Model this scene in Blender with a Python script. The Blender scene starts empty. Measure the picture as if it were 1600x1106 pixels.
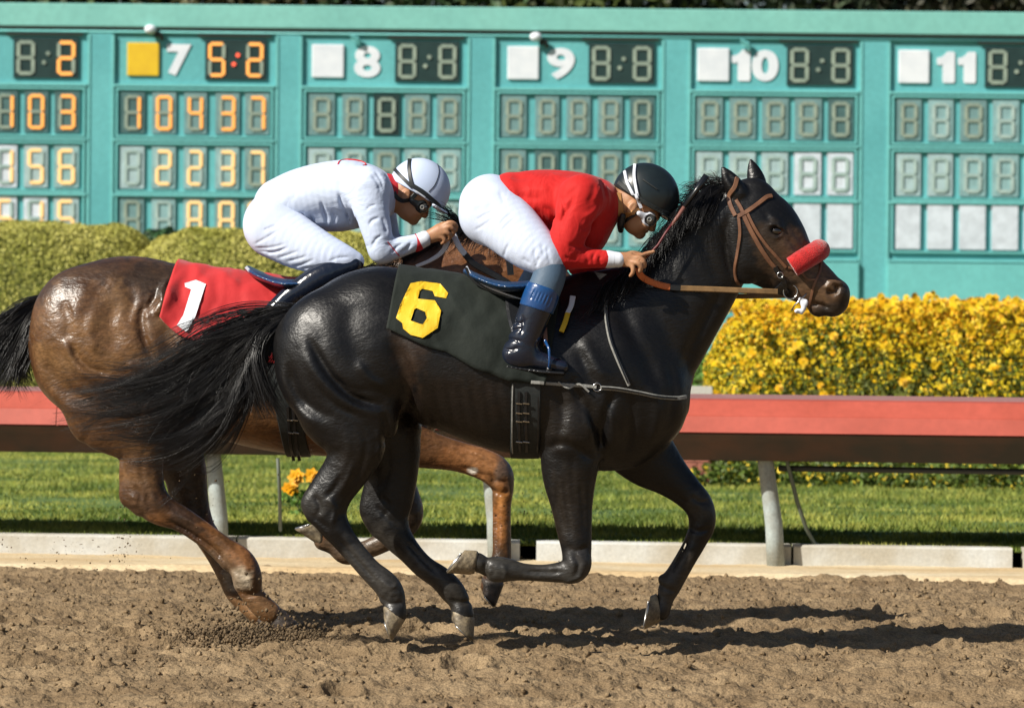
import bpy, bmesh, math, random
import numpy as np
from mathutils import Vector, Matrix
from mathutils.bvhtree import BVHTree
from mathutils.geometry import delaunay_2d_cdt
import openvdb

random.seed(7)
RNG = np.random.default_rng(7)
SC = bpy.context.scene
COL = SC.collection

# ------------------------------------------------------------------ camera
F = 6336.0                      # focal length in pixels of the 1600 px wide photograph
CAMZ = 1.30
ROLL = math.radians(0.55)
PITCH = math.atan(43.0 / F)
fw = Vector((0, math.cos(PITCH), -math.sin(PITCH)))
up0 = Vector((0, math.sin(PITCH), math.cos(PITCH)))
rt0 = Vector((1, 0, 0))
RT = rt0 * math.cos(ROLL) + up0 * math.sin(ROLL)
UP = up0 * math.cos(ROLL) - rt0 * math.sin(ROLL)
cam_d = bpy.data.cameras.new('camera')
cam = bpy.data.objects.new('camera', cam_d)
COL.objects.link(cam)
cam.matrix_world = Matrix.Translation((0, 0, CAMZ)) @ Matrix((RT, UP, -fw)).transposed().to_4x4()
cam_d.sensor_width = 36.0
cam_d.lens = F / 1600 * 36.0
cam_d.clip_start = 0.5
cam_d.clip_end = 3000
cam_d.dof.use_dof = True
cam_d.dof.focus_distance = 16.1
cam_d.dof.aperture_fstop = 5.6
SC.camera = cam

# ------------------------------------------------------------------ light
SUN_EL = math.radians(38)
SUN_AZ = math.radians(36)       # how far the light travels away from the camera, out of +X
ldir = Vector((math.cos(SUN_EL) * math.cos(SUN_AZ), math.cos(SUN_EL) * math.sin(SUN_AZ), -math.sin(SUN_EL)))
world = bpy.data.worlds.new('World')
SC.world = world
world.use_nodes = True
wn = world.node_tree.nodes
wl = world.node_tree.links
bg = wn['Background']
sky = wn.new('ShaderNodeTexSky')
sky.sky_type = 'NISHITA'
sky.sun_disc = False
sky.sun_elevation = SUN_EL
sky.sun_rotation = math.atan2(-ldir.x, -ldir.y)
wl.new(sky.outputs[0], bg.inputs[0])
bg.inputs[1].default_value = 0.052
sun_d = bpy.data.lights.new('sun', 'SUN')
sun_d.energy = 5.0
sun_d.angle = math.radians(0.53)
sun_d.color = (1.0, 0.94, 0.84)
sun = bpy.data.objects.new('sun', sun_d)
COL.objects.link(sun)
sun.rotation_euler = ldir.to_track_quat('-Z', 'Y').to_euler()
sun.location = (-8, 0, 12)
SC.view_settings.view_transform = 'Standard'
SC.view_settings.look = 'None'
SC.view_settings.exposure = 0.38
SC.view_settings.gamma = 1.0
SC.view_settings.use_curve_mapping = False


def at(px, py, Y):
    """The point of the place at distance Y that the photograph shows at pixel (px, py)."""
    d = fw + RT * ((px - 800) / F) + UP * ((553 - py) / F)
    t = Y / d.y
    return Vector((0, 0, CAMZ)) + d * t


def ray(px, py):
    d = fw + RT * ((px - 800) / F) + UP * ((553 - py) / F)
    return d.normalized()


# ------------------------------------------------------------------ objects, tags
def tag(o, label=None, cat=None, group=None, kind=None):
    if label: o['label'] = label
    if cat: o['category'] = cat
    if group: o['group'] = group
    if kind: o['kind'] = kind
    return o


def empty(name, loc, label, cat, group=None):
    o = bpy.data.objects.new(name, None)
    COL.objects.link(o)
    o.location = loc
    o.empty_display_size = 0.1
    return tag(o, label, cat, group)


def link(name, me, material, parent=None, smooth=True):
    """Mesh data in world coordinates; parented objects keep their world place."""
    if material is not None and not me.materials:
        for m in (material if isinstance(material, (list, tuple)) else [material]):
            me.materials.append(m)
    if smooth:
        me.shade_smooth()
    o = bpy.data.objects.new(name, me)
    COL.objects.link(o)
    if parent is not None:
        o.parent = parent
        q, off = parent, Vector((0, 0, 0))
        while q is not None:
            off += Vector(q.location)
            q = q.parent
        o.location = -off
    return o


def mesh(name, verts, faces):
    me = bpy.data.meshes.new(name)
    verts = np.asarray(verts, dtype=np.float32)
    if isinstance(faces, np.ndarray):
        n = faces.shape[1]
        me.vertices.add(len(verts)); me.vertices.foreach_set('co', verts.ravel())
        me.loops.add(faces.size); me.loops.foreach_set('vertex_index', faces.astype(np.int32).ravel())
        me.polygons.add(len(faces))
        me.polygons.foreach_set('loop_start', np.arange(0, faces.size, n, dtype=np.int32))
        me.update(calc_edges=True)
        me.validate()
    else:
        me.from_pydata([tuple(v) for v in verts.tolist()], [], faces)
        me.update()
    return me


def set_col(me, cols, name='tint'):
    a = me.color_attributes.new(name, 'FLOAT_COLOR', 'POINT')
    c = np.ones((len(me.vertices), 4), dtype=np.float32)
    c[:, :3] = cols
    a.data.foreach_set('color', c.ravel())


class MB:
    """Collects simple solids into one mesh."""
    def __init__(s): s.v = []; s.f = []
    def add(s, vs, fs):
        n = len(s.v); s.v += [tuple(v) for v in vs]; s.f += [tuple(i + n for i in f) for f in fs]; return s
    def box(s, x0, x1, y0, y1, z0, z1):
        vs = [(x, y, z) for x in (x0, x1) for y in (y0, y1) for z in (z0, z1)]
        return s.add(vs, [(0, 1, 3, 2), (4, 6, 7, 5), (0, 4, 5, 1), (2, 3, 7, 6), (0, 2, 6, 4), (1, 5, 7, 3)])
    def tube(s, pts, rad, n=8, caps=True):
        pts = [Vector(p) for p in pts]
        if not isinstance(rad, (list, tuple)): rad = [rad] * len(pts)
        rings = []
        prev = None
        for i, p in enumerate(pts):
            t = (pts[min(i + 1, len(pts) - 1)] - pts[max(i - 1, 0)]).normalized()
            a = (prev - t * prev.dot(t)) if prev is not None else (Vector((0, 0, 1)) - t * t.z if abs(t.z) < .9 else Vector((1, 0, 0)) - t * t.x)
            a.normalize(); prev = a
            b = t.cross(a)
            rings.append([p + (a * math.cos(q) + b * math.sin(q)) * rad[i] for q in [k * 2 * math.pi / n for k in range(n)]])
        vs = [v for r in rings for v in r]
        fs = [(i * n + k, i * n + (k + 1) % n, (i + 1) * n + (k + 1) % n, (i + 1) * n + k) for i in range(len(pts) - 1) for k in range(n)]
        if caps:
            fs += [tuple(range(n - 1, -1, -1)), tuple((len(pts) - 1) * n + k for k in range(n))]
        return s.add(vs, fs)
    def build(s, name, material, parent=None, smooth=False, bevel=0):
        me = mesh(name, s.v, s.f)
        bm = bmesh.new(); bm.from_mesh(me); bmesh.ops.recalc_face_normals(bm, faces=bm.faces)
        if bevel:
            bmesh.ops.bevel(bm, geom=bm.edges[:], offset=bevel, segments=2, affect='EDGES', profile=.6)
        bm.to_mesh(me); bm.free()
        return link(name, me, material, parent, smooth)


# ------------------------------------------------------------------ materials
def mat(name, col, rough=.6, col2=None, nscale=6, nmix=(0.35, .65), bump=0, bscale=60, spec=.5, metal=0, coat=0,
        coat_rough=.15, tint=False, stretch=None, emit=0, sheen=0, detail=4, fine=None, rvar=0, sub=0, bdist=.01, bump2=None):
    m = bpy.data.materials.new(name)
    m.use_nodes = True
    N, L = m.node_tree.nodes, m.node_tree.links
    b = N['Principled BSDF']
    tc = N.new('ShaderNodeTexCoord')
    src = tc.outputs['Object']
    if stretch:
        mp = N.new('ShaderNodeMapping'); mp.inputs['Scale'].default_value = stretch
        L.new(src, mp.inputs[0]); src = mp.outputs[0]
    c_out = None
    if tint:
        at_ = N.new('ShaderNodeAttribute'); at_.attribute_name = 'tint'
        c_out = at_.outputs['Color']
    if col2 is not None:
        nz = N.new('ShaderNodeTexNoise'); nz.inputs['Scale'].default_value = nscale; nz.inputs['Detail'].default_value = detail
        L.new(src, nz.inputs['Vector'])
        rp = N.new('ShaderNodeMapRange'); rp.inputs[1].default_value = nmix[0]; rp.inputs[2].default_value = nmix[1]
        L.new(nz.outputs['Fac'], rp.inputs[0])
        mx = N.new('ShaderNodeMix'); mx.data_type = 'RGBA'
        if tint:
            mx.blend_type = 'MULTIPLY'; L.new(c_out, mx.inputs[6])
        else:
            mx.inputs[6].default_value = (*col, 1)
        mx.inputs[7].default_value = (*col2, 1)
        L.new(rp.outputs[0], mx.inputs[0]); c_out = mx.outputs[2]
    if fine:
        n2 = N.new('ShaderNodeTexNoise'); n2.inputs['Scale'].default_value = fine[0]; n2.inputs['Detail'].default_value = 3
        L.new(src, n2.inputs['Vector'])
        r2 = N.new('ShaderNodeMapRange'); r2.inputs[1].default_value = .3; r2.inputs[2].default_value = .7
        r2.inputs[3].default_value = 1 - fine[1]; r2.inputs[4].default_value = 1 + fine[1]
        L.new(n2.outputs['Fac'], r2.inputs[0])
        m2 = N.new('ShaderNodeVectorMath'); m2.operation = 'SCALE'
        if c_out is not None: L.new(c_out, m2.inputs[0])
        else: m2.inputs[0].default_value = col
        L.new(r2.outputs[0], m2.inputs['Scale']); c_out = m2.outputs[0]
    if c_out is not None: L.new(c_out, b.inputs['Base Color'])
    else: b.inputs['Base Color'].default_value = (*col, 1)
    b.inputs['Roughness'].default_value = rough
    if rvar:
        n3 = N.new('ShaderNodeTexNoise'); n3.inputs['Scale'].default_value = 14; n3.inputs['Detail'].default_value = 5
        L.new(src, n3.inputs['Vector'])
        r3 = N.new('ShaderNodeMapRange'); r3.inputs[1].default_value = .3; r3.inputs[2].default_value = .7
        r3.inputs[3].default_value = rough - rvar; r3.inputs[4].default_value = rough + rvar
        L.new(n3.outputs['Fac'], r3.inputs[0]); L.new(r3.outputs[0], b.inputs['Roughness'])
    b.inputs['Specular IOR Level'].default_value = spec
    b.inputs['Metallic'].default_value = metal
    b.inputs['Coat Weight'].default_value = coat
    b.inputs['Coat Roughness'].default_value = coat_rough
    if sheen:
        b.inputs['Sheen Weight'].default_value = sheen; b.inputs['Sheen Roughness'].default_value = .4
    if sub:
        b.inputs['Subsurface Weight'].default_value = sub; b.inputs['Subsurface Scale'].default_value = .01
    if emit:
        b.inputs['Emission Color'].default_value = (*col, 1); b.inputs['Emission Strength'].default_value = emit
    if bump:
        nb = N.new('ShaderNodeTexNoise'); nb.inputs['Scale'].default_value = bscale; nb.inputs['Detail'].default_value = 5
        L.new(src, nb.inputs['Vector'])
        bp = N.new('ShaderNodeBump'); bp.inputs['Strength'].default_value = bump; bp.inputs['Distance'].default_value = bdist
        L.new(nb.outputs['Fac'], bp.inputs['Height']); L.new(bp.outputs[0], b.inputs['Normal'])
        if bump2:
            n4 = N.new('ShaderNodeTexNoise'); n4.inputs['Scale'].default_value = bump2[0]; n4.inputs['Detail'].default_value = 3; n4.inputs['Distortion'].default_value = .8
            L.new(src, n4.inputs['Vector'])
            b4 = N.new('ShaderNodeBump'); b4.inputs['Strength'].default_value = bump2[1]; b4.inputs['Distance'].default_value = bump2[2]
            L.new(n4.outputs['Fac'], b4.inputs['Height']); L.new(b4.outputs[0], bp.inputs['Normal'])
        if coat: L.new(bp.outputs[0], b.inputs['Coat Normal'])
    return m


M = {}
M['dirt'] = mat('track_dirt', (.275, .196, .112), .95, (.175, .120, .066), 3.0, bump=.9, bscale=45, fine=(160, .35), bdist=.02, spec=.2)
M['sand'] = mat('pale_sand', (.66, .56, .38), .95, (.52, .38, .21), 2.2, bump=.6, bscale=50, fine=(120, .2), spec=.2, stretch=(.35, 1, 1))
M['soil'] = mat('soil', (.05, .05, .03), .95, (.035, .05, .02), 8, bump=.5)
M['lawn'] = mat('lawn_ground', (.10, .17, .035), .95, (.06, .11, .025), 5, bump=.5)
M['leaf'] = mat('leaf', (.1, .1, .1), .55, tint=True, spec=.35, col2=(.8, .8, .8), nscale=9)
M['grass'] = mat('grass_blade', (.1, .2, .05), .6, tint=True, spec=.3, col2=(.62, .78, .7), nscale=2.3)
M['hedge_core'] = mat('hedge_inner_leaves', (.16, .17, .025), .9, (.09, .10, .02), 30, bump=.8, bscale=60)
M['bark'] = mat('bark', (.12, .09, .06), .9, (.07, .05, .035), 12, bump=.7)
M['kerb'] = mat('kerb_concrete', (.58, .60, .59), .85, (.42, .39, .32), 2.6, bump=.25, bscale=35, fine=(60, .08))
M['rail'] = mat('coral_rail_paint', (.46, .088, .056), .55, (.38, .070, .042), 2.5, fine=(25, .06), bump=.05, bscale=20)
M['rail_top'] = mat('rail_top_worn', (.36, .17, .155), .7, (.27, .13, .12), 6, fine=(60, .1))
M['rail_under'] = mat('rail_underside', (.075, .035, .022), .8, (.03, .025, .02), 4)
M['post'] = mat('post_paint', (.36, .42, .42), .55, (.26, .27, .24), 7, bump=.1, fine=(70, .15))
M['pipe'] = mat('dark_pipe', (.03, .032, .028), .6)
M['hose'] = mat('grey_green_hose', (.10, .12, .09), .6)
M['teal'] = mat('board_teal', (.135, .46, .475), .5, (.110, .40, .42), 1.1, fine=(18, .06), bump=.06, bscale=8)
M['teal_l'] = mat('board_teal_trim', (.17, .53, .52), .5, (.15, .48, .475), 1.5, fine=(18, .06))
M['teal_b'] = mat('board_teal_beam', (.23, .55, .49), .5, (.20, .50, .45), 1.2, fine=(15, .06))
M['white_num'] = mat('numeral_white', (.80, .83, .88), .55, (.70, .74, .80), 5)
M['yellow_sq'] = mat('yellow_square', (.80, .52, .02), .5, (.74, .46, .02), 8)
M['seg_lit'] = mat('segment_lit_orange', (1.0, .42, .10), .5, emit=.30)
M['seg_lit_pale'] = mat('segment_lit_pale', (1.0, .62, .26), .5, emit=.26)
M['seg_red'] = mat('segment_lit_red', (1.0, .12, .06), .5, emit=.5)
M['seg_off'] = mat('segment_unlit', (.33, .40, .32), .6, (.22, .28, .23), 6)
M['seg_off_pale'] = mat('segment_unlit_pale', (.44, .56, .52), .6, (.30, .42, .40), 6)
PANES = {'k': (.022, .05, .048), 'd': (.085, .17, .17), 'm': (.19, .33, .335), 'l': (.28, .46, .47), 'p': (.42, .56, .58), 'w': (.70, .76, .84)}  # the pale and white tones paint glare on the glass into the panes
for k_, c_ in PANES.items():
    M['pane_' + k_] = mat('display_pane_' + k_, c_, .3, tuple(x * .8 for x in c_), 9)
M['coat_black'] = mat('black_horse_coat', (.02, .02, .02), .40, tint=True, col2=(.66, .62, .56), nscale=7, fine=(90, .3), rvar=.09,
                      bump=.5, bscale=140, bdist=.0035, spec=.42, coat=.0, stretch=(.45, 1, 1), bump2=(23, .17, .015))
M['coat_bay'] = mat('bay_horse_coat', (.1, .05, .03), .36, tint=True, col2=(.55, .48, .44), nscale=8, fine=(70, .3), rvar=.10,
                    bump=.5, bscale=110, bdist=.0045, spec=.55, coat=.06, coat_rough=.25, stretch=(.55, 1, 1), bump2=(17, .34, .02))
M['hair'] = mat('horse_hair', (.010, .009, .009), .38, spec=.6)
M['hoof'] = mat('hoof_horn', (.30, .24, .15), .55, (.10, .08, .055), 22, bump=.3, bscale=60, fine=(110, .3))
M['hoof_dark'] = mat('dark_hoof_horn', (.07, .05, .04), .5, (.03, .025, .02), 25, bump=.3, bscale=60, fine=(110, .3))
M['shoe'] = mat('horseshoe_metal', (.45, .44, .42), .35, metal=.9)
M['eye'] = mat('horse_eye', (.006, .004, .003), .05, spec=.9, coat=1, coat_rough=.02)
M['skin'] = mat('skin', (.46, .245, .13), .5, (.38, .18, .09), 18, bump=.15, bscale=150, bdist=.003, sub=.08)
M['red_silk'] = mat('red_silk', (.56, .018, .016), .72, (.44, .012, .012), 5, bump=.2, bscale=60, bdist=.004, spec=.22, sheen=.15, stretch=(1, 1, .6), fine=(300, .04), bump2=(10, .45, .03))
M['white_silk'] = mat('white_silk', (.56, .64, .80), .72, (.52, .60, .78), 4, bump=.2, bscale=60, bdist=.004, spec=.2, sheen=.1, stretch=(.6, 1, 1), bump2=(10, .4, .03))
M['white_breeches'] = mat('white_breeches', (.56, .63, .78), .7, (.50, .57, .74), 5, bump=.15, bscale=60, bdist=.004, spec=.2, stretch=(1, 1, .7), bump2=(9, .22, .02))
M['red_trim'] = mat('red_trim', (.55, .02, .03), .6)
M['whip_red'] = mat('dull_red_whip_handle', (.12, .018, .022), .5)
M['whip_tan'] = mat('whip_binding', (.22, .09, .07), .5)
M['white_trim'] = mat('white_trim', (.68, .72, .80), .6)
M['sock'] = mat('sheer_blue_stocking', (.06, .105, .165), .6, (.07, .115, .17), 9, bump=.1)
M['boot'] = mat('black_patent_boot', (.008, .012, .024), .2, spec=.55, coat=.2, coat_rough=.08, bump=.35, bscale=16, bdist=.012)
M['cuff_blue'] = mat('blue_boot_cuff', (.009, .062, .20), .28, (.008, .05, .17), 12, coat=.5, bump=.2, bscale=30)
M['helmet_black'] = mat('black_helmet', (.010, .016, .018), .36, spec=.5, coat=.25, fine=(30, .15))
M['helmet_white'] = mat('white_helmet', (.56, .64, .80), .45, (.50, .60, .80), 3, bump=.08, bscale=12)
M['black_strap'] = mat('black_strap', (.012, .016, .018), .45)
M['tan_strap'] = mat('tan_harness', (.50, .26, .09), .5, (.38, .18, .06), 20, bump=.2)
M['lens'] = mat('goggle_lens', (.05, .05, .045), .06, spec=.9, coat=1)
M['cloth_black'] = mat('black_saddle_cloth', (.011, .015, .012), .8, (.017, .022, .018), 6, bump=.4, bscale=24, sheen=.05, spec=.25)
M['cloth_red'] = mat('red_saddle_cloth', (.56, .022, .024), .75, (.47, .016, .018), 5, bump=.3, bscale=20, sheen=.2)
M['num_yellow'] = mat('yellow_number', (.83, .52, .012), .6, (.74, .46, .012), 9, bump=.15, bscale=25)
M['num_white'] = mat('white_number', (.76, .79, .84), .6)
M['leather'] = mat('brown_leather', (.20, .095, .05), .42, (.13, .06, .033), 30, bump=.2, bscale=120, bdist=.002)
M['leather_olive'] = mat('tan_rein_leather', (.22, .13, .055), .4, (.15, .09, .04), 30, bump=.2, bscale=120, bdist=.002)
M['orange_rubber'] = mat('orange_rubber', (.62, .17, .05), .6, (.55, .14, .04), 40, bump=.5, bscale=200, bdist=.002)
M['saddle_blue'] = mat('blue_saddle', (.008, .045, .13), .3, (.01, .045, .12), 18, coat=.4, bump=.15)
M['saddle_black'] = mat('black_saddle_leather', (.010, .011, .013), .33, coat=.3, bump=.2, bscale=50, bdist=.003)
M['steel'] = mat('bit_steel', (.62, .62, .60), .22, metal=1)
M['fleece_red'] = mat('red_fleece', (.55, .012, .012), .95, (.40, .008, .008), 60, bump=1, bscale=220, bdist=.006, sheen=.6)
M['girth'] = mat('black_elastic_girth', (.010, .014, .014), .6, (.018, .022, .022), 40, bump=.3, bscale=120, bdist=.002)
M['grey_line'] = mat('grey_webbing', (.28, .28, .26), .5, fine=(90, .2))
M['brick'] = mat('brick_red', (.42, .15, .10), .8, (.33, .12, .08), 20, bump=.3)
M['cap'] = mat('pier_cap', (.55, .52, .47), .8, bump=.2)
M['clod'] = mat('dark_clod', (.10, .068, .036), .95, (.17, .115, .06), 20, bump=.8, bscale=60)


# ------------------------------------------------------------------ numpy value noise
def vnoise(x, y, seed=0):
    r = np.random.default_rng(seed).random((256, 256)).astype(np.float32)
    xi = np.floor(x).astype(int); yi = np.floor(y).astype(int)
    fx = x - xi; fy = y - yi
    fx = fx * fx * (3 - 2 * fx); fy = fy * fy * (3 - 2 * fy)
    a = r[xi % 256, yi % 256]; b = r[(xi + 1) % 256, yi % 256]; c = r[xi % 256, (yi + 1) % 256]; d = r[(xi + 1) % 256, (yi + 1) % 256]
    return (a * (1 - fx) + b * fx) * (1 - fy) + (c * (1 - fx) + d * fx) * fy - .5


def grid_mesh(name, xs, ys, zfun):
    X, Y = np.meshgrid(xs, ys, indexing='ij')
    Z = zfun(X, Y)
    v = np.stack([X, Y, Z], -1).reshape(-1, 3)
    n, m = len(xs), len(ys)
    i = (np.arange(n - 1)[:, None] * m + np.arange(m - 1)[None, :]).ravel()
    f = np.stack([i, i + m, i + m + 1, i + 1], -1)
    return mesh(name, v, f)


# ================================================================== SETTING
# kerb line: slightly nearer on the right
def kerbY(x): return 21.95 - .085 * x


HOOFPRINTS = [(random.uniform(-2.9, 2.9), random.choice([14.4, 15.2, 15.9, 16.3, 17.2, 18.3]) + random.gauss(0, .22), random.uniform(.05, .08), random.uniform(.02, .045)) for _ in range(60)]


def soil_z(X, Y):
    z = .035 * vnoise(X * 1.1, Y * 1.6, 1) + .022 * vnoise(X * 5, Y * 9, 2) + .022 * vnoise(X * 13 + .3 * Y, Y * 17, 3) + .026 * vnoise(X * 33, Y * 36, 4)
    z += .016 * np.sin(Y * 19 + 2.0 * vnoise(X * 1.5, Y * 1.2, 5))
    for hx_, hy_, hr_, hd_ in HOOFPRINTS:
        q_ = np.sqrt(((X - hx_) / hr_) ** 2 + ((Y - hy_) / (hr_ * 1.1)) ** 2)
        z = z - hd_ * np.clip(1.25 - q_, 0, 1) + hd_ * .55 * np.exp(-((q_ - 1.35) / .3) ** 2)
    k = kerbY(X) - Y
    fade = np.clip((k - .10) / .6, 0, 1)
    return z * fade + .012 * (1 - fade)


me = grid_mesh('race_track', np.arange(-3.6, 3.6, .0125), np.concatenate([np.arange(12.6, 18.4, .0125), np.arange(18.4, 21.6, .022)]), soil_z)
tag(link('race_track', me, M['dirt']), kind='structure')
MB().add([(-400, -50, -.06), (400, -50, -.06), (400, 900, -.06), (-400, 900, -.06)], [(0, 1, 2, 3)]).build('ground', M['dirt']).__setitem__('kind', 'structure')


def sand_z(X, Y):
    e = np.clip((Y - 21.02 + .085 * X) / .06, 0, 1)
    return -.02 + .052 * e + .012 * vnoise(X * 3, Y * 8, 8) + .006 * vnoise(X * 17, Y * 30, 9)


xs = np.arange(-4.2, 4.2, .03)
me = grid_mesh('sand_strip', xs, np.arange(0, 1.25, .03), lambda a, b: a * 0)
co = np.zeros(len(me.vertices) * 3, dtype=np.float32); me.vertices.foreach_get('co', co); co = co.reshape(-1, 3)
co[:, 1] += 20.78 - .085 * co[:, 0] + .10 * vnoise(co[:, 0] * 2.2, co[:, 0] * 0, 11) * (co[:, 1] < .1)
co[:, 2] = sand_z(co[:, 0], co[:, 1])
me.vertices.foreach_set('co', co.ravel()); me.update()
tag(link('sand_strip', me, M['sand']), kind='structure')

me = grid_mesh('lawn', np.arange(-14, 14, .25), np.arange(0, 40, .25), lambda X, Y: .115 + .02 * vnoise(X * 1.3, Y * 1.3, 21) + Y * .0015)
co = np.zeros(len(me.vertices) * 3, dtype=np.float32); me.vertices.foreach_get('co', co); co = co.reshape(-1, 3)
co[:, 1] += 22.02 - .085 * co[:, 0]
me.vertices.foreach_set('co', co.ravel()); me.update()
tag(link('lawn', me, M['lawn']), kind='structure')

# grass blades
n = 215000
gx = RNG.uniform(-5.0, 5.0, n); gy = 22.04 - .085 * gx + 15.5 * RNG.random(n) ** 1.5
h = RNG.uniform(.015, .045, n) * (1 + 1.1 * vnoise(gx * 2, gy * 2, 30)); w = RNG.uniform(.004, .008, n)
a = RNG.uniform(0, math.pi, n); lean = RNG.normal(0, .022, (n, 2))
base = np.stack([gx, gy, np.full(n, .11) + (gy - 22) * .0015], -1)
dx = np.stack([np.cos(a) * w, np.sin(a) * w * .4, np.zeros(n)], -1)
tip = base + np.stack([lean[:, 0], lean[:, 1], h], -1)
v = np.stack([base - dx, base + dx, tip], 1).reshape(-1, 3)
me = mesh('grass', v, np.arange(3 * n).reshape(-1, 3))
t = np.clip(.5 + 1.5 * vnoise(gx * 1.7, gy * 2.2, 31) + .8 * vnoise(gx * 6, gy * 5, 32) + RNG.normal(0, .22, n), 0, 1)[:, None]
c = (1 - t) * np.array([.11, .155, .022]) + t * np.array([.42, .40, .08])
c *= RNG.uniform(.7, 1.25, (n, 1))
set_col(me, np.repeat(c, 3, 0))
tag(link('grass', me, M['grass'], smooth=False), 'short green lawn grass growing behind the white kerb', 'grass', kind='stuff')

# kerb blocks, gaps behind the posts
kerb = empty('kerb', at(800, 880, 21.95), 'long pale concrete kerb edging the dirt track in front of the lawn', 'kerb')
for a0, a1 in ((-160, 368), (371, 812), (838, 1236), (1240, 1582), (1600, 1800)):
    xa = at(a0, 870, kerbY(at(a0, 870, 22).x)).x; xb = at(a1, 870, kerbY(at(a1, 870, 22).x)).x
    m_ = MB(); vs = []
    for x in (xa, xb):
        y = kerbY(x)
        vs += [(x, y, -.02), (x, y, .128), (x, y + .012, .14), (x, y + .14, .14), (x, y + .14, -.02)]
    m_.add(vs, [(0, 1, 2, 3, 4), (9, 8, 7, 6, 5)] + [(i, i + 5, i + 6, i + 1) for i in range(4)] + [(4, 9, 5, 0)])
    m_.build('kerb_block', M['kerb'], kerb)


# the rail
def railpt(x, dy, z):
    p = kerbY(x) - .12 + dy
    return (x, p, z)


rail = empty('running_rail', railpt(0, 0, 0), 'coral red overhanging racecourse running rail on grey posts', 'rail')
zt = at(1300, 622, 21.45).z - .012
prof_a = [(1.45, zt + .0), (.5, zt + .004), (-.06, zt)]  # deck stretched back, mostly unseen, to widen its shadow on the grass
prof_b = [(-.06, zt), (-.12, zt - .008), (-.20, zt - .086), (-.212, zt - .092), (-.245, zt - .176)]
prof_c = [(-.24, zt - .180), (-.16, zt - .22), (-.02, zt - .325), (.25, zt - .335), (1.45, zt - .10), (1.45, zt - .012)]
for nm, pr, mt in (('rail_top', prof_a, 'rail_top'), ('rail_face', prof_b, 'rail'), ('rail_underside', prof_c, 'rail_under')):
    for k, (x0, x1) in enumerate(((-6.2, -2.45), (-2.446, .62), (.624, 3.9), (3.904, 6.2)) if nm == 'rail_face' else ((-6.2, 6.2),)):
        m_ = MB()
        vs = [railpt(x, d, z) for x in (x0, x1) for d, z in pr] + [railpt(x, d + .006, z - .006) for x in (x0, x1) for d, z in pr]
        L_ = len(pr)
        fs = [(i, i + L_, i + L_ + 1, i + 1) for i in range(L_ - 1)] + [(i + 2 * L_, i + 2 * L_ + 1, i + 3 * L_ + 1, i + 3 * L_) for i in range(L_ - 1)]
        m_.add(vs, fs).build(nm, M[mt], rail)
for i, (bx, tx, byy) in enumerate(((340, 318, 846), (777, 757, 862), (1213, 1192, 880), (-96, -118, 830), (1652, 1630, 888))):
    bp_ = at(bx, byy, 21.8); bp_.y = kerbY(bp_.x) - .075; bp_.z = 0
    tp_ = Vector((at(tx, 700, 21.6).x, bp_.y + .045, zt - .1))
    pts = [Vector((bp_.x, bp_.y, -.05)), bp_.lerp(tp_, .3) + Vector((.01, 0, 0)), bp_.lerp(tp_, .7), tp_]
    MB().tube(pts, [.050, .047, .043, .043], 16).build('post', M['post'], rail, smooth=True)
pz = at(1400, 733, 21.8).z
xr = at(1216, 733, 21.8).x
MB().tube([(xr, kerbY(xr) - .05, pz), (6, kerbY(6) - .05, pz - .01)], .016, 8).build('lower_pipe', M['pipe'], rail, smooth=True)
pts = [at(1222, 680, 21.7), at(1232, 730, 21.75), at(1246, 785, 21.8), at(1260, 826, 21.85), at(1272, 848, 21.9), at(1290, 858, 21.98)]
o = MB().tube(pts, .011, 8).build('hose', M['hose'], None, smooth=True); tag(o, 'thin grey hose hanging from the rail beside the right post down to the kerb', 'hose')
pts = [at(434, 716, 21.8), at(437, 770, 21.85), at(438, 828, 22.1)]
o = MB().tube(pts, .010, 8).build('stake', M['hose'], None, smooth=True); tag(o, 'thin dark stake in the lawn between the legs of the two horses', 'stake')


# ------------------------------------------------------------------ foliage
def leaf_mesh(name, P, size, cols, nrm=None, aspect=.55, fold=.25):
    n = len(P)
    d = RNG.normal(size=(n, 3))
    if nrm is not None: d = d * .75 + nrm * 1.2
    d /= np.linalg.norm(d, axis=1)[:, None]
    a = np.cross(d, RNG.normal(size=(n, 3))); a /= np.linalg.norm(a, axis=1)[:, None]
    b = np.cross(d, a)
    s = (size * RNG.uniform(.6, 1.3, n))[:, None]
    v = np.stack([P - a * s, P + b * s * aspect + d * s * fold, P + a * s, P - b * s * aspect + d * s * fold], 1).reshape(-1, 3)
    i = np.arange(n)[:, None] * 4
    f = np.concatenate([i + np.array([[0, 1, 2]]), i + np.array([[0, 2, 3]])], 0)
    me = mesh(name, v, f)
    set_col(me, np.repeat(cols, 4, 0))
    return me


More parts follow.
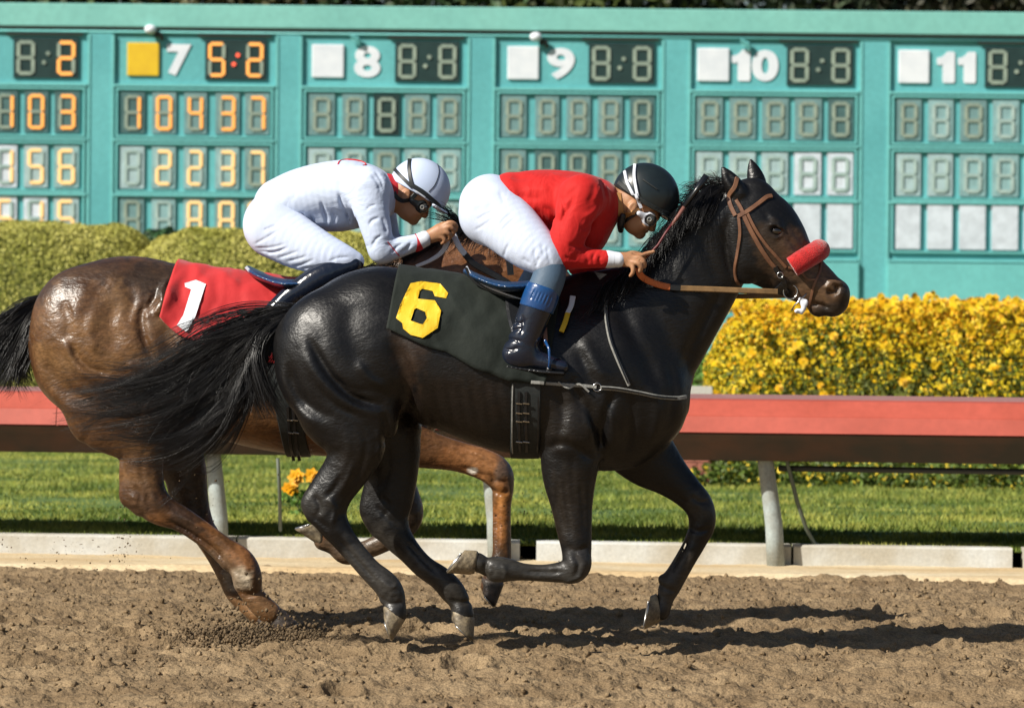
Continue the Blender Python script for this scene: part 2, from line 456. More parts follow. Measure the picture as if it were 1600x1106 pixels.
def hedge(label, x0, x1, yc, depth, z0, z1, nleaf, size, colfun, expo=4.0, lump=.05, name='hedge', seed=1, extra=None, group=None):
    cx, cz = (x0 + x1) / 2, z0
    rx, ry, rz = (x1 - x0) / 2, depth / 2, z1 - z0
    root = empty(name, (cx, yc, z0), label, 'hedge', group)
    n = nleaf
    u = RNG.uniform(-1, 1, (n * 2, 3)); u[:, 2] = np.abs(u[:, 2])
    q = (np.abs(u) ** expo).sum(1) ** (1 / expo)
    u = u / q[:, None]
    keep = u[:, 1] < .45
    u = u[keep][:n]; n = len(u)
    g = np.sign(u) * np.abs(u) ** (expo - 1) / np.array([rx, ry, rz]); g /= np.linalg.norm(g, axis=1)[:, None]
    P = u * np.array([rx, ry, rz])
    bumpv = lump * 2 * (vnoise(P[:, 0] * 3 + 9, P[:, 2] * 3.4 + P[:, 1] * 2, seed) + .6 * vnoise(P[:, 0] * 9, P[:, 2] * 9 + P[:, 1] * 4, seed + 1))
    depthj = -RNG.random(n) ** 2 * .10
    P = P + g * (bumpv + depthj)[:, None]
    P += np.array([cx, yc, z0])
    me = leaf_mesh('foliage', P, size, colfun(P, u, depthj), g)
    o = link('foliage', me, M['leaf'], root, smooth=False); o['kind'] = 'stuff'
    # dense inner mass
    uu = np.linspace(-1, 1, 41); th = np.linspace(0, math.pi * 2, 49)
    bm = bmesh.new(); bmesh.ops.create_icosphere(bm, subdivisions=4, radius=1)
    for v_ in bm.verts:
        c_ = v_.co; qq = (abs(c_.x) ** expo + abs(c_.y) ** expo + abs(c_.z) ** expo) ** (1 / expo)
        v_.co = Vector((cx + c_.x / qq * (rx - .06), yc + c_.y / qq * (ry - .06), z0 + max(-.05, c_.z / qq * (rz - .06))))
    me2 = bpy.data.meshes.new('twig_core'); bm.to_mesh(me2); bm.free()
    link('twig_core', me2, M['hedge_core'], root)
    return root


def col_olive(P, u, dj):
    t = np.clip(.55 + 1.0 * vnoise(P[:, 0] * 2.5, P[:, 2] * 3.5, 41) + RNG.normal(0, .2, len(P)), 0, 1)[:, None]
    return ((1 - t) * np.array([.36, .37, .06]) + t * np.array([.62, .57, .15])) * RNG.uniform(.75, 1.2, (len(P), 1))


def col_green(P, u, dj):
    return np.array([.10, .20, .03]) * RNG.uniform(.6, 1.5, (len(P), 1))


def col_flower(P, u, dj):
    zf = u[:, 2]
    t = np.clip(-.10 + .98 * zf + .9 * vnoise(P[:, 0] * 2.4, P[:, 2] * 4, 43) + RNG.normal(0, .35, len(P)), 0, 1)
    g = np.array([.15, .19, .015]) * RNG.uniform(.5, 1.4, (len(P), 1))
    y = np.where(RNG.random((len(P), 1)) < .12 + .55 * np.clip((zf[:, None] - .7) * 3, 0, 1), np.array([.88, .46, .01]), np.array([.82, .61, .02]))
    return np.where((t > .52)[:, None], y, g)


YH = 37.6
def X(px, Y, py=500): return at(px, py, Y).x
def Zc(py, Y): return CAMZ + (510 - py) * Y / F      # height at the middle of the frame

hedge('rounded clipped yellow green hedge at the far left of the photo', X(-230, YH), X(252, YH), YH + .3, 2.2, .12, Zc(355, YH), 70000, .014, col_olive, expo=6.5, lump=.035, seed=51, group='clipped hedges by the board')
hedge('rounded clipped yellow green hedge behind the white clad jockey', X(196, YH), X(650, YH), YH + .1, 2.2, .12, Zc(366, YH), 70000, .014, col_olive, expo=6.0, lump=.035, seed=57, group='clipped hedges by the board')
hedge('dark green cone of clipped shrub between the two yellow green hedges', X(160, 39.6), X(330, 39.6), 39.7, 1.4, .12, Zc(366, 39.6), 9000, .03, lambda P, u, d: np.array([.035, .09, .03]) * RNG.uniform(.6, 1.5, (len(P), 1)), expo=2.5, seed=60)
YF = 31.5
fl = hedge('long flowering hedge of yellow and orange blossom on the right behind the rail', X(1108, YF), X(1108, YF) + 3.6, YF + .5, 1.5, .12, Zc(467, YF), 80000, .0165, col_flower, expo=5.0, lump=.045, seed=63, name='flowering_hedge')
# larger blossoms along its crest and face
def blossoms(name, P, r, parent, c0=(.88, .47, .008), c1=(.86, .64, .02)):
    vs, fs, cs = [], [], []
    for p in P:
        rr = r * random.uniform(.65, 1.3); k = random.random()
        c = np.array(c0) * k + np.array(c1) * (1 - k)
        q = Matrix.Rotation(random.uniform(-.5, .5), 3, 'Z') @ Matrix.Rotation(math.radians(random.uniform(40, 95)), 3, 'X')
        for ring, (n_, rad, zz) in enumerate(((7, 1.0, 0), (6, .62, .35), (5, .3, .55))):
            b0 = len(vs)
            vs.append(tuple(Vector(p) + q @ Vector((0, 0, zz * rr * 1.0))))
            cs.append(c * .75)
            for i in range(n_ * 2):
                aa = i * math.pi / n_ + ring
                r_ = rad * rr * (1.0 if i % 2 else .72)
                vs.append(tuple(Vector(p) + q @ Vector((math.cos(aa) * r_, math.sin(aa) * r_, (zz + .12) * rr)))); cs.append(c * random.uniform(.85, 1.1))
            for i in range(n_ * 2): fs.append((b0, b0 + 1 + i, b0 + 1 + (i + 1) % (n_ * 2)))
    me = mesh(name, vs, fs); set_col(me, np.array(cs))
    return link(name, me, M['leaf'], parent, smooth=False)
P = []
for i in range(520):
    x = random.uniform(X(1112, YF), X(1112, YF) + 3.4)
    P.append((x, YF + .5 + random.uniform(-.72, .3), Zc(467, YF) + random.gauss(-.015, .03)))
for i in range(200):
    x = random.uniform(X(1112, YF), X(1112, YF) + 3.4); q = random.random() ** 1.6
    P.append((x, YF - .28 + random.uniform(-.04, .04), Zc(470, YF) - q * .85))
blossoms('blossoms', P, .032, fl)['kind'] = 'stuff'
hedge('low green hedge seen left of the flowering hedge under the galloping horse\'s neck', X(985, 35), X(1180, 35), 35.4, 1.2, .12, Zc(556, 35), 9000, .022, col_green, expo=5, seed=70)
# low plants in front of the flowering hedge
P = RNG.uniform([X(1060, 30.5), 29.9, .12], [X(1700, 30.5), 31.0, .30], (9000, 3))
P[:, 2] = .12 + (P[:, 2] - .12) * (.5 + 1.4 * np.clip(vnoise(P[:, 0] * 2.3, P[:, 1], 75) + .4, 0, 1))
c = np.where((RNG.random(9000) < .13)[:, None], np.array([.8, .6, .05]), np.array([.10, .15, .025]) * RNG.uniform(.5, 1.5, (9000, 1)))
tag(link('ground_cover', leaf_mesh('ground_cover', P, .026, c), M['leaf'], smooth=False), 'low leafy ground cover with scattered yellow flowers at the foot of the flowering hedge', 'ground cover', kind='stuff')
# small marigolds between the horses' legs
mg = empty('marigold_plant', at(472, 790, 25), 'small plant with three orange blossoms seen between the hind legs of the dark horse', 'plant')
vs = []
m_ = MB()
cz = at(472, 800, 25); cz.z = .12
for px_, py_ in ((463, 747), (487, 744), (453, 765)):
    m_.tube([cz, at(px_, py_, 25)], .004, 5)
m_.build('stem', M['hose'], mg, smooth=True)
for px_, py_ in ((463, 746), (487, 743), (453, 764)):
    p = at(px_, py_, 24.98)
    b_ = blossoms('blossom', [p, p + Vector((.008, -.01, .004))], .050, mg, (.9, .38, .0), (.9, .45, .01))
P = np.array(cz) + RNG.normal(size=(160, 3)) * np.array([.07, .05, .05]) + np.array([0, 0, .08])
link('leaves', leaf_mesh('leaves', P, .022, col_green(P, None, None)), M['leaf'], mg, smooth=False)
# brick pier
bp = empty('brick_pier', at(1096, 620, 30.3), 'small low pale capped brick pier left of the flowering hedge', 'pier')
x0, x1 = X(1062, 30.2, 610), X(1113, 30.2, 610)
zc_ = at(1090, 604, 30.2).z
MB().box(x0, x1, 30.2, 30.5, zc_ - .055, zc_).build('cap', M['cap'], bp)
bw = (x1 - x0 - .02) / 2
brick_me = None
for r_ in range(10):
    for c__ in range(2):
        b = MB().box(-bw / 2 + .003, bw / 2 - .003, 0, .26, 0, .066)
        if brick_me is None:
            o = b.build('brick', M['brick'], bp); brick_me = o.data
        else:
            o = link('brick', brick_me, None, bp, smooth=False)
        o.location = Vector((x0 + .01 + bw * (c__ + .5) + (.012 if r_ % 2 else -.006), 30.22, zc_ - .056 - .072 * (r_ + 1))) - bp.location

# trees behind the board
YT = 62.0
trunk_me = None
for i, (px_, hh_, w_) in enumerate(((90, 2.1, 2.6), (360, 1.9, 2.4), (640, 2.3, 2.8), (930, 2.0, 2.6), (1210, 2.2, 2.7), (1500, 2.0, 2.8))):
    lab = ['tree top over the left end of the board by its first odds display', 'brownish tree top over the board above the yellow square', 'tree top over the board above the white clad rider',
           'tree top over the board above the back of the rider in red', 'dark tree top over the board above the head of the dark horse', 'tree top over the right end of the board'][i]
    cx = X(px_, YT); root = empty('tree', (cx, YT, 0), lab, 'tree', 'trees behind the tote board')
    zc0 = 6.6
    n = 5200
    u = RNG.normal(size=(n, 3)); u /= np.linalg.norm(u, axis=1)[:, None]
    rr = RNG.random(n) ** .4
    lum = 1 + .5 * vnoise(u[:, 0] * 3 + 5 * i, u[:, 2] * 3, 80 + i)
    P = u * rr[:, None] * lum[:, None] * np.array([w_ * .95, 1.6, hh_]) + np.array([cx, YT, zc0])
    cc = np.array([[.05, .075, .03], [.075, .07, .03], [.04, .075, .03], [.06, .08, .02], [.05, .07, .04], [.05, .05, .03]][i]) * RNG.uniform(.5, 1.8, (n, 1))
    o = link('crown', leaf_mesh('crown', P, .12, cc), M['leaf'], root, smooth=False)
    MB().tube([(cx, YT, -.05), (cx + .1, YT, 2.5), (cx - .1, YT, 5), (cx, YT, 7.2)], [.28, .22, .18, .06], 10).build('trunk', M['bark'], root, smooth=True)
    mb = MB()
    for k in range(5):
        aa = k * 1.3 + i; mb.tube([(cx, YT, 4.2 + .3 * k), (cx + math.cos(aa) * 1.0, YT + math.sin(aa) * .5, 5.6 + .2 * k), (cx + math.cos(aa) * 1.8, YT + math.sin(aa) * .9, 6.8 + .2 * k)], [.09, .06, .02], 6)
    mb.build('limbs', M['bark'], root, smooth=True)

# ------------------------------------------------------------------ tote board
YB = 45.0
SB = F / YB
def bx_(px): return (px - 800) / SB * 1.0 + .004
def bz_(py): return CAMZ + (510 - py) / SB
board = empty('tote_board', (0, YB, 0), 'wide teal racecourse odds board with lit orange digits and white numerals', 'board')
XL, XR = bx_(-60), bx_(1700)
MB().box(XL, XR, YB + .10, YB + .5, 0, bz_(18)).build('backing_wall', M['teal'], board)
cols_px = [(-118, 128), (176, 422), (470, 722), (772, 1026), (1078, 1336), (1390, 1650)]
rows = [(66, 129), (149, 214), (234, 300), (313, 383)]
# beam
MB().box(XL, XR, YB + .035, YB + .5, bz_(48), bz_(12)).build('top_beam', M['teal_b'], board, bevel=.01)
MB().box(XL, XR, YB + .045, YB + .3, bz_(51), bz_(48.5)).build('beam_shadow_lip', M['pipe'], board)  # dark strip standing in for the shadow line under the beam
MB().tube([(XL, YB + .070, bz_(55)), (XR, YB + .070, bz_(57))], .014, 8).build('conduit', M['teal_l'], board, smooth=True)
# pillars
for i in range(len(cols_px) + 1):
    a0 = cols_px[i - 1][1] + 6 if i else -60
    a1 = cols_px[i][0] - 6 if i < len(cols_px) else 1700
    if a1 - a0 > 5:
        MB().box(bx_(a0), bx_(a1), YB + .068, YB + .12, 0, bz_(58)).build('pillar', M['teal'], board, bevel=.006)
        MB().box(bx_(a0) - .02, bx_(a0) + .012, YB + .058, YB + .11, 0, bz_(60)).build('pillar_trim', M['teal_l'], board)
        MB().box(bx_(a1) - .012, bx_(a1) + .02, YB + .058, YB + .11, 0, bz_(60)).build('pillar_trim', M['teal_l'], board)
for (c0, c1) in cols_px:
    for zz in (138, 223, 309, 400):
        MB().box(bx_(c0 - 3), bx_(c1 + 3), YB + .045, YB + .102, bz_(zz + 3), bz_(zz - 1)).build('ledge', M['teal_l'], board)
    MB().box(bx_(c0 - 4), bx_(c1 + 4), YB + .02, YB + .102, bz_(470), bz_(405)).build('lower_panel', M['teal_l'], board)
    # thin frame bars round each row of displays
    for (r0, r1) in rows[1:]:
        m_ = MB()
        m_.box(bx_(c0), bx_(c1), YB + .055, YB + .102, bz_(r0 - 3), bz_(r0 - 6))
        m_.box(bx_(c0), bx_(c1), YB + .055, YB + .102, bz_(r1 + 6), bz_(r1 + 3))
        m_.box(bx_(c0), bx_(c0 + 3), YB + .055, YB + .102, bz_(r1 + 2.9), bz_(r0 - 2.9))
        m_.box(bx_(c1 - 3), bx_(c1), YB + .055, YB + .102, bz_(r1 + 2.9), bz_(r0 - 2.9))
        m_.build('row_frame', M['teal_l'], board)

SEG = {'0': 'abcdef', '1': 'bc', '2': 'abged', '3': 'abgcd', '4': 'fgbc', '5': 'afgcd', '6': 'afgecd', '7': 'abc', '8': 'abcdefg', ' ': ''}
def seg_poly(k, w, h, t):
    g = t * .12; c = t * .55
    H2 = h / 2
    d = {'a': ('h', h - t / 2), 'g': ('h', H2), 'd': ('h', t / 2), 'f': ('v', t / 2, H2, h), 'b': ('v', w - t / 2, H2, h), 'e': ('v', t / 2, 0, H2), 'c': ('v', w - t / 2, 0, H2)}[k]
    if d[0] == 'h':
        y = d[1]
        return [(t * .45 + g, y), (t * .45 + g + c * .7, y + t / 2), (w - t * .45 - g - c * .7, y + t / 2), (w - t * .45 - g, y), (w - t * .45 - g - c * .7, y - t / 2), (t * .45 + g + c * .7, y - t / 2)]
    x, y0, y1 = d[1:]
    y0 += g + (t * .35 if y0 == 0 else 0); y1 -= g + (t * .35 if y1 == h else 0)
    return [(x, y0), (x + t / 2, y0 + c * .6), (x + t / 2, y1 - c * .6), (x, y1), (x - t / 2, y1 - c * .6), (x - t / 2, y0 + c * .6)]
_segcache = {}
def seg_mesh(segs, w, h, t):
    key = (segs, round(w, 3), round(h, 3))
    if key in _segcache: return _segcache[key]
    m_ = MB()
    for k in segs:
        p = seg_poly(k, w, h, t); n_ = len(p)
        m_.add([(x, 0, y) for x, y in p] + [(x, .012, y) for x, y in p], [tuple(range(n_))] + [(i, i + n_, (i + 1) % n_ + n_, (i + 1) % n_) for i in range(n_)])
    me = mesh('digit', m_.v, m_.f); _segcache[key] = me
    return me


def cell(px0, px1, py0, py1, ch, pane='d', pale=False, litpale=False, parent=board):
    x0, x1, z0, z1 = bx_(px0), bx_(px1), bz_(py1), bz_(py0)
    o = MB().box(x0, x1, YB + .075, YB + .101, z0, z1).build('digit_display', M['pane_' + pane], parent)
    w, h_ = (x1 - x0) * .68, (z1 - z0) * .84
    t_ = w * .20
    ox, oz = x0 + (x1 - x0) * .16, z0 + (z1 - z0) * .08
    lit = SEG[ch]; off = ''.join(k for k in 'abcdefg' if k not in lit)
    wp = Vector((ox, YB + .060, oz))
    for s_, mt, nm in ((lit, M['seg_lit_pale'] if litpale else M['seg_lit'], 'lit_digit'), (off, M['seg_off_pale'] if pale else M['seg_off'], 'unlit_digit')):
        if s_:
            me = seg_mesh(s_, w, h_, t_)
            q = bpy.data.objects.new(nm, me); COL.objects.link(q); q.parent = o; q['kind'] = 'stuff'
            if not me.materials: me.materials.append(mt)
            q.material_slots[0].link = 'OBJECT'; q.material_slots[0].material = mt
            q.location = wp
    return o


def odds(px0, px1, a, b, colon=False):
    py0, py1 = rows[0]
    x0, x1, z0, z1 = bx_(px0), bx_(px1), bz_(py1), bz_(py0)
    o = MB().box(x0, x1, YB + .075, YB + .101, z0, z1).build('odds_display', M['pane_k'], board)
    w = (x1 - x0) * .28; h_ = (z1 - z0) * .86; oz = z0 + (z1 - z0) * .07
    for ch, ox in ((a, x0 + (x1 - x0) * .05), (b, x1 - (x1 - x0) * .05 - w)):
        lit = SEG[ch]; off = ''.join(k for k in 'abcdefg' if k not in lit)
        for s_, mt, nm in ((lit, M['seg_lit'], 'lit_digit'), (off, M['seg_off'], 'unlit_digit')):
            if s_:
                me = seg_mesh(s_, w, h_, w * .2)
                q = bpy.data.objects.new(nm, me); COL.objects.link(q); q.parent = o; q['kind'] = 'stuff'
                if not me.materials: me.materials.append(mt)
                q.material_slots[0].link = 'OBJECT'; q.material_slots[0].material = mt
                q.location = (ox, YB + .061, oz)
    cx, cz = (x0 + x1) / 2, (z0 + z1) / 2
    for dx_, dz_ in ((.022, .05), (-.022, -.05)):
        MB().tube([(cx + dx_, YB + .06, cz + dz_), (cx + dx_, YB + .078, cz + dz_)], .024, 14).build('colon_dot', M['seg_red'] if colon else M['seg_off'], o)
    MB().box(x0 - .08, x1 + .05, YB + .055, YB + .101, bz_(61.5), bz_(59)).build('hood', M['pipe'], board)


odds(15, 117, ' ', '2'); odds(315, 411, '5', '2', True); odds(612, 713, ' ', ' '); odds(915, 1018, ' ', ' '); odds(1225, 1329, ' ', ' '); odds(1535, 1640, ' ', ' ')
C6 = [(-14, 22), (33, 70), (80, 119)]
C7 = [(184, 221), (233, 270), (283, 318), (332, 369), (378, 416)]
C8 = [(478, 518), (530, 568), (579, 620), (628, 667), (678, 716)]
C9 = [(780, 818), (832, 869), (881, 918), (930, 968), (980, 1019)]
C10 = [(1085, 1125), (1136, 1177), (1187, 1228), (1238, 1280), (1290, 1330)]
C11 = [(1398, 1436), (1447, 1486), (1497, 1538), (1548, 1589), (1599, 1640)]
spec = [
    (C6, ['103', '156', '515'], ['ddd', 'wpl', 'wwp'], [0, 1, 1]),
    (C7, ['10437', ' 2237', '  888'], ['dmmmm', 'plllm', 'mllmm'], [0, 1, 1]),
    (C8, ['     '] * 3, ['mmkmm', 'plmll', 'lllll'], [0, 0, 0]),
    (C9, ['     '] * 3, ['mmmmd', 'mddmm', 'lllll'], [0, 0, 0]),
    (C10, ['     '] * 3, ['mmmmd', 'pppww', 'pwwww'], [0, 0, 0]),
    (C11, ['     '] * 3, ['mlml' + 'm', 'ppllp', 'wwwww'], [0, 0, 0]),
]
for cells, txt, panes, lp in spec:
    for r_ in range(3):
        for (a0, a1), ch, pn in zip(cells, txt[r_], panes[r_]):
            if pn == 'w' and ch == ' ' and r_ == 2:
                MB().box(bx_(a0), bx_(a1), YB + .06, YB + .101, bz_(rows[r_ + 1][1]), bz_(rows[r_ + 1][0])).build('glare_display', M['pane_w'], board)  # window whited out by painted glare, digits left off
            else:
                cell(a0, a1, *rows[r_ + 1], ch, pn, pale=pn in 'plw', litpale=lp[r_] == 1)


def text_obj(name, s, px0, px1, py0, py1, material, y, off=.0, parent=board, depth=.01):
    cu = bpy.data.curves.new(name, 'FONT'); cu.body = s; cu.size = 1; cu.offset = off; cu.extrude = .004
    cu.resolution_u = 6
    tmp = bpy.data.objects.new(name, cu); COL.objects.link(tmp)
    me = bpy.data.meshes.new_from_object(tmp)
    bpy.data.objects.remove(tmp)
    co = np.zeros(len(me.vertices) * 3, dtype=np.float32); me.vertices.foreach_get('co', co); co = co.reshape(-1, 3)
    mn, mx_ = co.min(0), co.max(0)
    x0, x1, z0, z1 = bx_(px0), bx_(px1), bz_(py1), bz_(py0)
    out = np.zeros_like(co)
    out[:, 0] = x0 + (co[:, 0] - mn[0]) / (mx_[0] - mn[0]) * (x1 - x0)
    out[:, 2] = z0 + (co[:, 1] - mn[1]) / (mx_[1] - mn[1]) * (z1 - z0)
    out[:, 1] = y + (co[:, 2] - mn[2]) / (mx_[2] - mn[2]) * -depth
    me.vertices.foreach_set('co', out.ravel()); me.update()
    return link(name, me, material, parent, smooth=False)


for s, sq, nb in (('7', (193, 243), (255, 293)), ('8', (482, 532), (548, 589)), ('9', (788, 837), (850, 893)), ('10', (1085, 1135), (1139, 1212)), ('11', (1400, 1448), (1460, 1521))):
    MB().box(bx_(sq[0]), bx_(sq[1]), YB + .07, YB + .101, bz_(124), bz_(72)).build('colour_square', M['yellow_sq'] if s == '7' else M['white_num'], board, bevel=.012)
    parts_ = [(s, *nb)] if len(s) == 1 else [(s[0], nb[0], nb[0] + (nb[1] - nb[0]) * (.40 if s == '10' else .46)), (s[1], nb[0] + (nb[1] - nb[0]) * (.43 if s == '10' else .54), nb[1])]
    for ch, n0, n1 in parts_:
        if ch == '1':
            x0, x1, z0, z1 = bx_(n0), bx_(n1), bz_(123), bz_(74)
            po = [(.0, .80), (.0, .60), (.14, .56), (.32, .60), (.32, .05), (.38, 0), (.94, 0), (1, .05), (1, .95), (.93, 1), (.56, 1), (.42, .90), (.22, .82)]
            k_ = len(po)
            MB().add([(x0 + a_ * (x1 - x0), YB + .086, z0 + b_ * (z1 - z0)) for a_, b_ in po] + [(x0 + a_ * (x1 - x0), YB + .098, z0 + b_ * (z1 - z0)) for a_, b_ in po],
                     [tuple(range(k_))] + [(i, i + k_, (i + 1) % k_ + k_, (i + 1) % k_) for i in range(k_)]).build('numeral', M['white_num'], board)
        else:
            text_obj('numeral', ch, n0, n1, 74, 123, M['white_num'], YB + .098, off=.05 if ch in '70' else .036, depth=.012)
# lamps on the beam
for px_, py_, wh in ((230, 52, 1), (538, 56, 0), (832, 58, 1), (1148, 58, 0)):
    m_ = MB().box(bx_(px_ + 5), bx_(px_ + 17), YB + .02, YB + .06, bz_(py_ + 12), bz_(py_ + 4))
    m_.tube([(bx_(px_ + 4), YB + .02, bz_(py_ + 2)), (bx_(px_ + 16), YB + .03, bz_(py_ + 8)), (bx_(px_ + 18), YB + .05, bz_(py_ + 16))], .022, 8)
    lo = m_.build('lamp_bracket', M['pipe'] if wh else M['teal_l'], board)
    if wh:
        bm = bmesh.new(); bmesh.ops.create_uvsphere(bm, u_segments=16, v_segments=10, radius=.052)
        for v_ in bm.verts: v_.co = Vector((bx_(px_), YB + .0, bz_(py_))) + Vector((v_.co.x * 1.3, v_.co.y, v_.co.z))
        me = bpy.data.meshes.new('lamp_head'); bm.to_mesh(me); bm.free(); link('lamp_head', me, M['white_num'], lo)

# ================================================================== FIGURES: signed distance modelling
BIG = np.float32(.5)


class Field:
    def __init__(s, lo, hi, h):
        s.h = h; s.lo = np.array(lo, dtype=np.float32)
        s.n = [int(math.ceil((hi[i] - lo[i]) / h)) + 1 for i in range(3)]
        s.ax = [s.lo[i] + h * np.arange(s.n[i], dtype=np.float32) for i in range(3)]
        s.F = np.full(s.n, BIG, dtype=np.float32)

    def sl(s, lo, hi, m):
        r = []
        for i in range(3):
            a = max(0, int((lo[i] - m - s.lo[i]) / s.h)); b = min(s.n[i], int((hi[i] + m - s.lo[i]) / s.h) + 2)
            if b <= a: return None
            r.append(slice(a, b))
        return tuple(r)

    def xyz(s, q):
        return (s.ax[0][q[0]][:, None, None], s.ax[1][q[1]][None, :, None], s.ax[2][q[2]][None, None, :])

    def union(s, q, d, k):
        f = s.F[q]
        if k > 0:
            hh = np.maximum(k - np.abs(f - d), 0) / k
            s.F[q] = np.minimum(f, d) - hh * hh * k * .25
        else:
            s.F[q] = np.minimum(f, d)

    def cut(s, q, d, k):
        f = s.F[q]; e = -d
        hh = np.maximum(k - np.abs(f - e), 0) / k
        s.F[q] = np.maximum(f, e) + hh * hh * k * .25

    def chain_d(s, P, R, A, k):
        """P points (n,3), R radii, A lateral (y) ratio."""
        P = np.asarray(P, dtype=np.float32); R = np.asarray(R); A = np.asarray(A)
        m = R.max() * max(1, A.max())
        q = s.sl(P.min(0) - m, P.max(0) + m, k + 2 * s.h)
        if q is None: return None, None
        D = np.full([z.stop - z.start for z in q], BIG, dtype=np.float32)
        for i in range(len(P) - 1):
            a, b = P[i], P[i + 1]
            rr = max(R[i], R[i + 1]); aa = max(1, A[i], A[i + 1])
            q2 = s.sl(np.minimum(a, b) - [rr, rr * aa, rr], np.maximum(a, b) + [rr, rr * aa, rr], k + 2 * s.h)
            if q2 is None: continue
            x, y, z = s.xyz(q2)
            rat = (A[i] + A[i + 1]) / 2
            ab = b - a
            ab2 = np.array([ab[0], ab[1] / rat, ab[2]])
            L2 = max(float((ab2 ** 2).sum()), 1e-9)
            px, py, pz = x - a[0], (y - a[1]) / rat, z - a[2]
            t = np.clip((px * ab2[0] + py * ab2[1] + pz * ab2[2]) / L2, 0, 1)
            d = np.sqrt((px - t * ab2[0]) ** 2 + (py - t * ab2[1]) ** 2 + (pz - t * ab2[2]) ** 2) - (R[i] + t * (R[i + 1] - R[i]))
            if rat < 1: d = d * (rat ** .3)
            lq = tuple(slice(q2[j].start - q[j].start, q2[j].stop - q[j].start) for j in range(3))
            D[lq] = np.minimum(D[lq], d)
        return q, D

    def chain(s, P, R, A, k=.02, cut=False):
        q, D = s.chain_d(P, R, A, k)
        if q is not None: (s.cut if cut else s.union)(q, D, k)

    def ell(s, c, r, rot=0, k=.03, cut=False, yaw=0):
        """Ellipsoid centre c, radii r, rotated in the XZ plane by rot."""
        c = np.array(c); r = np.array(r, dtype=np.float32); m = r.max()
        q = s.sl(c - [m, r[1] if not yaw else m, m], c + [m, r[1] if not yaw else m, m], k + 2 * s.h)
        if q is None: return
        x, y, z = s.xyz(q)
        x = x - c[0]; y = y - c[1]; z = z - c[2]
        if yaw:
            x, y = x * math.cos(yaw) + y * math.sin(yaw), -x * math.sin(yaw) + y * math.cos(yaw)
        u = x * math.cos(rot) + z * math.sin(rot); w = -x * math.sin(rot) + z * math.cos(rot)
        k0 = np.sqrt((u / r[0]) ** 2 + (y / r[1]) ** 2 + (w / r[2]) ** 2)
        k1 = np.sqrt((u / r[0] ** 2) ** 2 + (y / r[1] ** 2) ** 2 + (w / r[2] ** 2) ** 2) + 1e-6
        d = k0 * (k0 - 1) / k1
        (s.cut if cut else s.union)(q, d, k)

    def line2d(s, pts, w, amp, yr=None, taper=True):
        """Push the surface in (amp > 0) or out along a polyline in the XZ plane."""
        pts = np.asarray(pts, dtype=np.float32)
        lo = pts.min(0) - 3 * w; hi = pts.max(0) + 3 * w
        y0, y1 = yr if yr else (s.ax[1][0], s.ax[1][-1])
        q = s.sl((lo[0], y0, lo[1]), (hi[0], y1, hi[1]), 0)
        if q is None: return
        x = s.ax[0][q[0]][:, None]; z = s.ax[2][q[2]][None, :]
        D = np.full((x.shape[0], z.shape[1]), 1e3, dtype=np.float32); T = np.zeros_like(D)
        seg = np.linalg.norm(np.diff(pts, axis=0), axis=1); L = seg.sum(); acc = 0
        for i in range(len(pts) - 1):
            a, b = pts[i], pts[i + 1]; ab = b - a
            t = np.clip(((x - a[0]) * ab[0] + (z - a[1]) * ab[1]) / max((ab ** 2).sum(), 1e-9), 0, 1)
            d = np.sqrt((x - a[0] - t * ab[0]) ** 2 + (z - a[1] - t * ab[1]) ** 2)
            T = np.where(d < D, (acc + t * seg[i]) / L, T); D = np.minimum(D, d); acc += seg[i]
        g = amp * np.exp(-(D / w) ** 2)
        if taper: g = g * np.clip(np.sin(np.clip(T, .02, .98) * math.pi) * 1.5, 0, 1)
        s.F[q] += g[:, None, :].astype(np.float32)

    def to_mesh(s, name):
        h = s.h
        f = np.clip(s.F, -3 * h, 3 * h)
        f[0] = f[-1] = 3 * h; f[:, 0] = 3 * h; f[:, -1] = 3 * h; f[:, :, 0] = 3 * h; f[:, :, -1] = 3 * h
        g = openvdb.FloatGrid(3 * h)
        g.copyFromArray(np.ascontiguousarray(f))
        p, q = g.convertToQuads(0.0)
        p = p * h + s.lo
        me = mesh(name, p, q[:, ::-1].astype(np.int32))
        bm = bmesh.new(); bm.from_mesh(me)
        # keep the largest connected pieces only is not needed; light smoothing removes grid steps
        bmesh.ops.smooth_vert(bm, verts=bm.verts[:], factor=.5, use_axis_x=True, use_axis_y=True, use_axis_z=True)
        vol = bm.calc_volume(signed=True)
        if vol < 0: bmesh.ops.reverse_faces(bm, faces=bm.faces[:])
        bm.to_mesh(me); bm.free()
        return me


def cr(pts, sub=4):
    """Catmull-Rom through rows of numbers."""
    P = np.array(pts, dtype=float)
    if len(P) < 3: return P
    Q = np.vstack([2 * P[0] - P[1], P, 2 * P[-1] - P[-2]])
    out = []
    for i in range(1, len(Q) - 2):
        for j in range(sub):
            t = j / sub
            out.append(.5 * ((2 * Q[i]) + (-Q[i - 1] + Q[i + 1]) * t + (2 * Q[i - 1] - 5 * Q[i] + 4 * Q[i + 1] - Q[i + 2]) * t * t + (-Q[i - 1] + 3 * Q[i] - 3 * Q[i + 1] + Q[i + 2]) * t ** 3))
    out.append(Q[-2])
    return np.array(out)


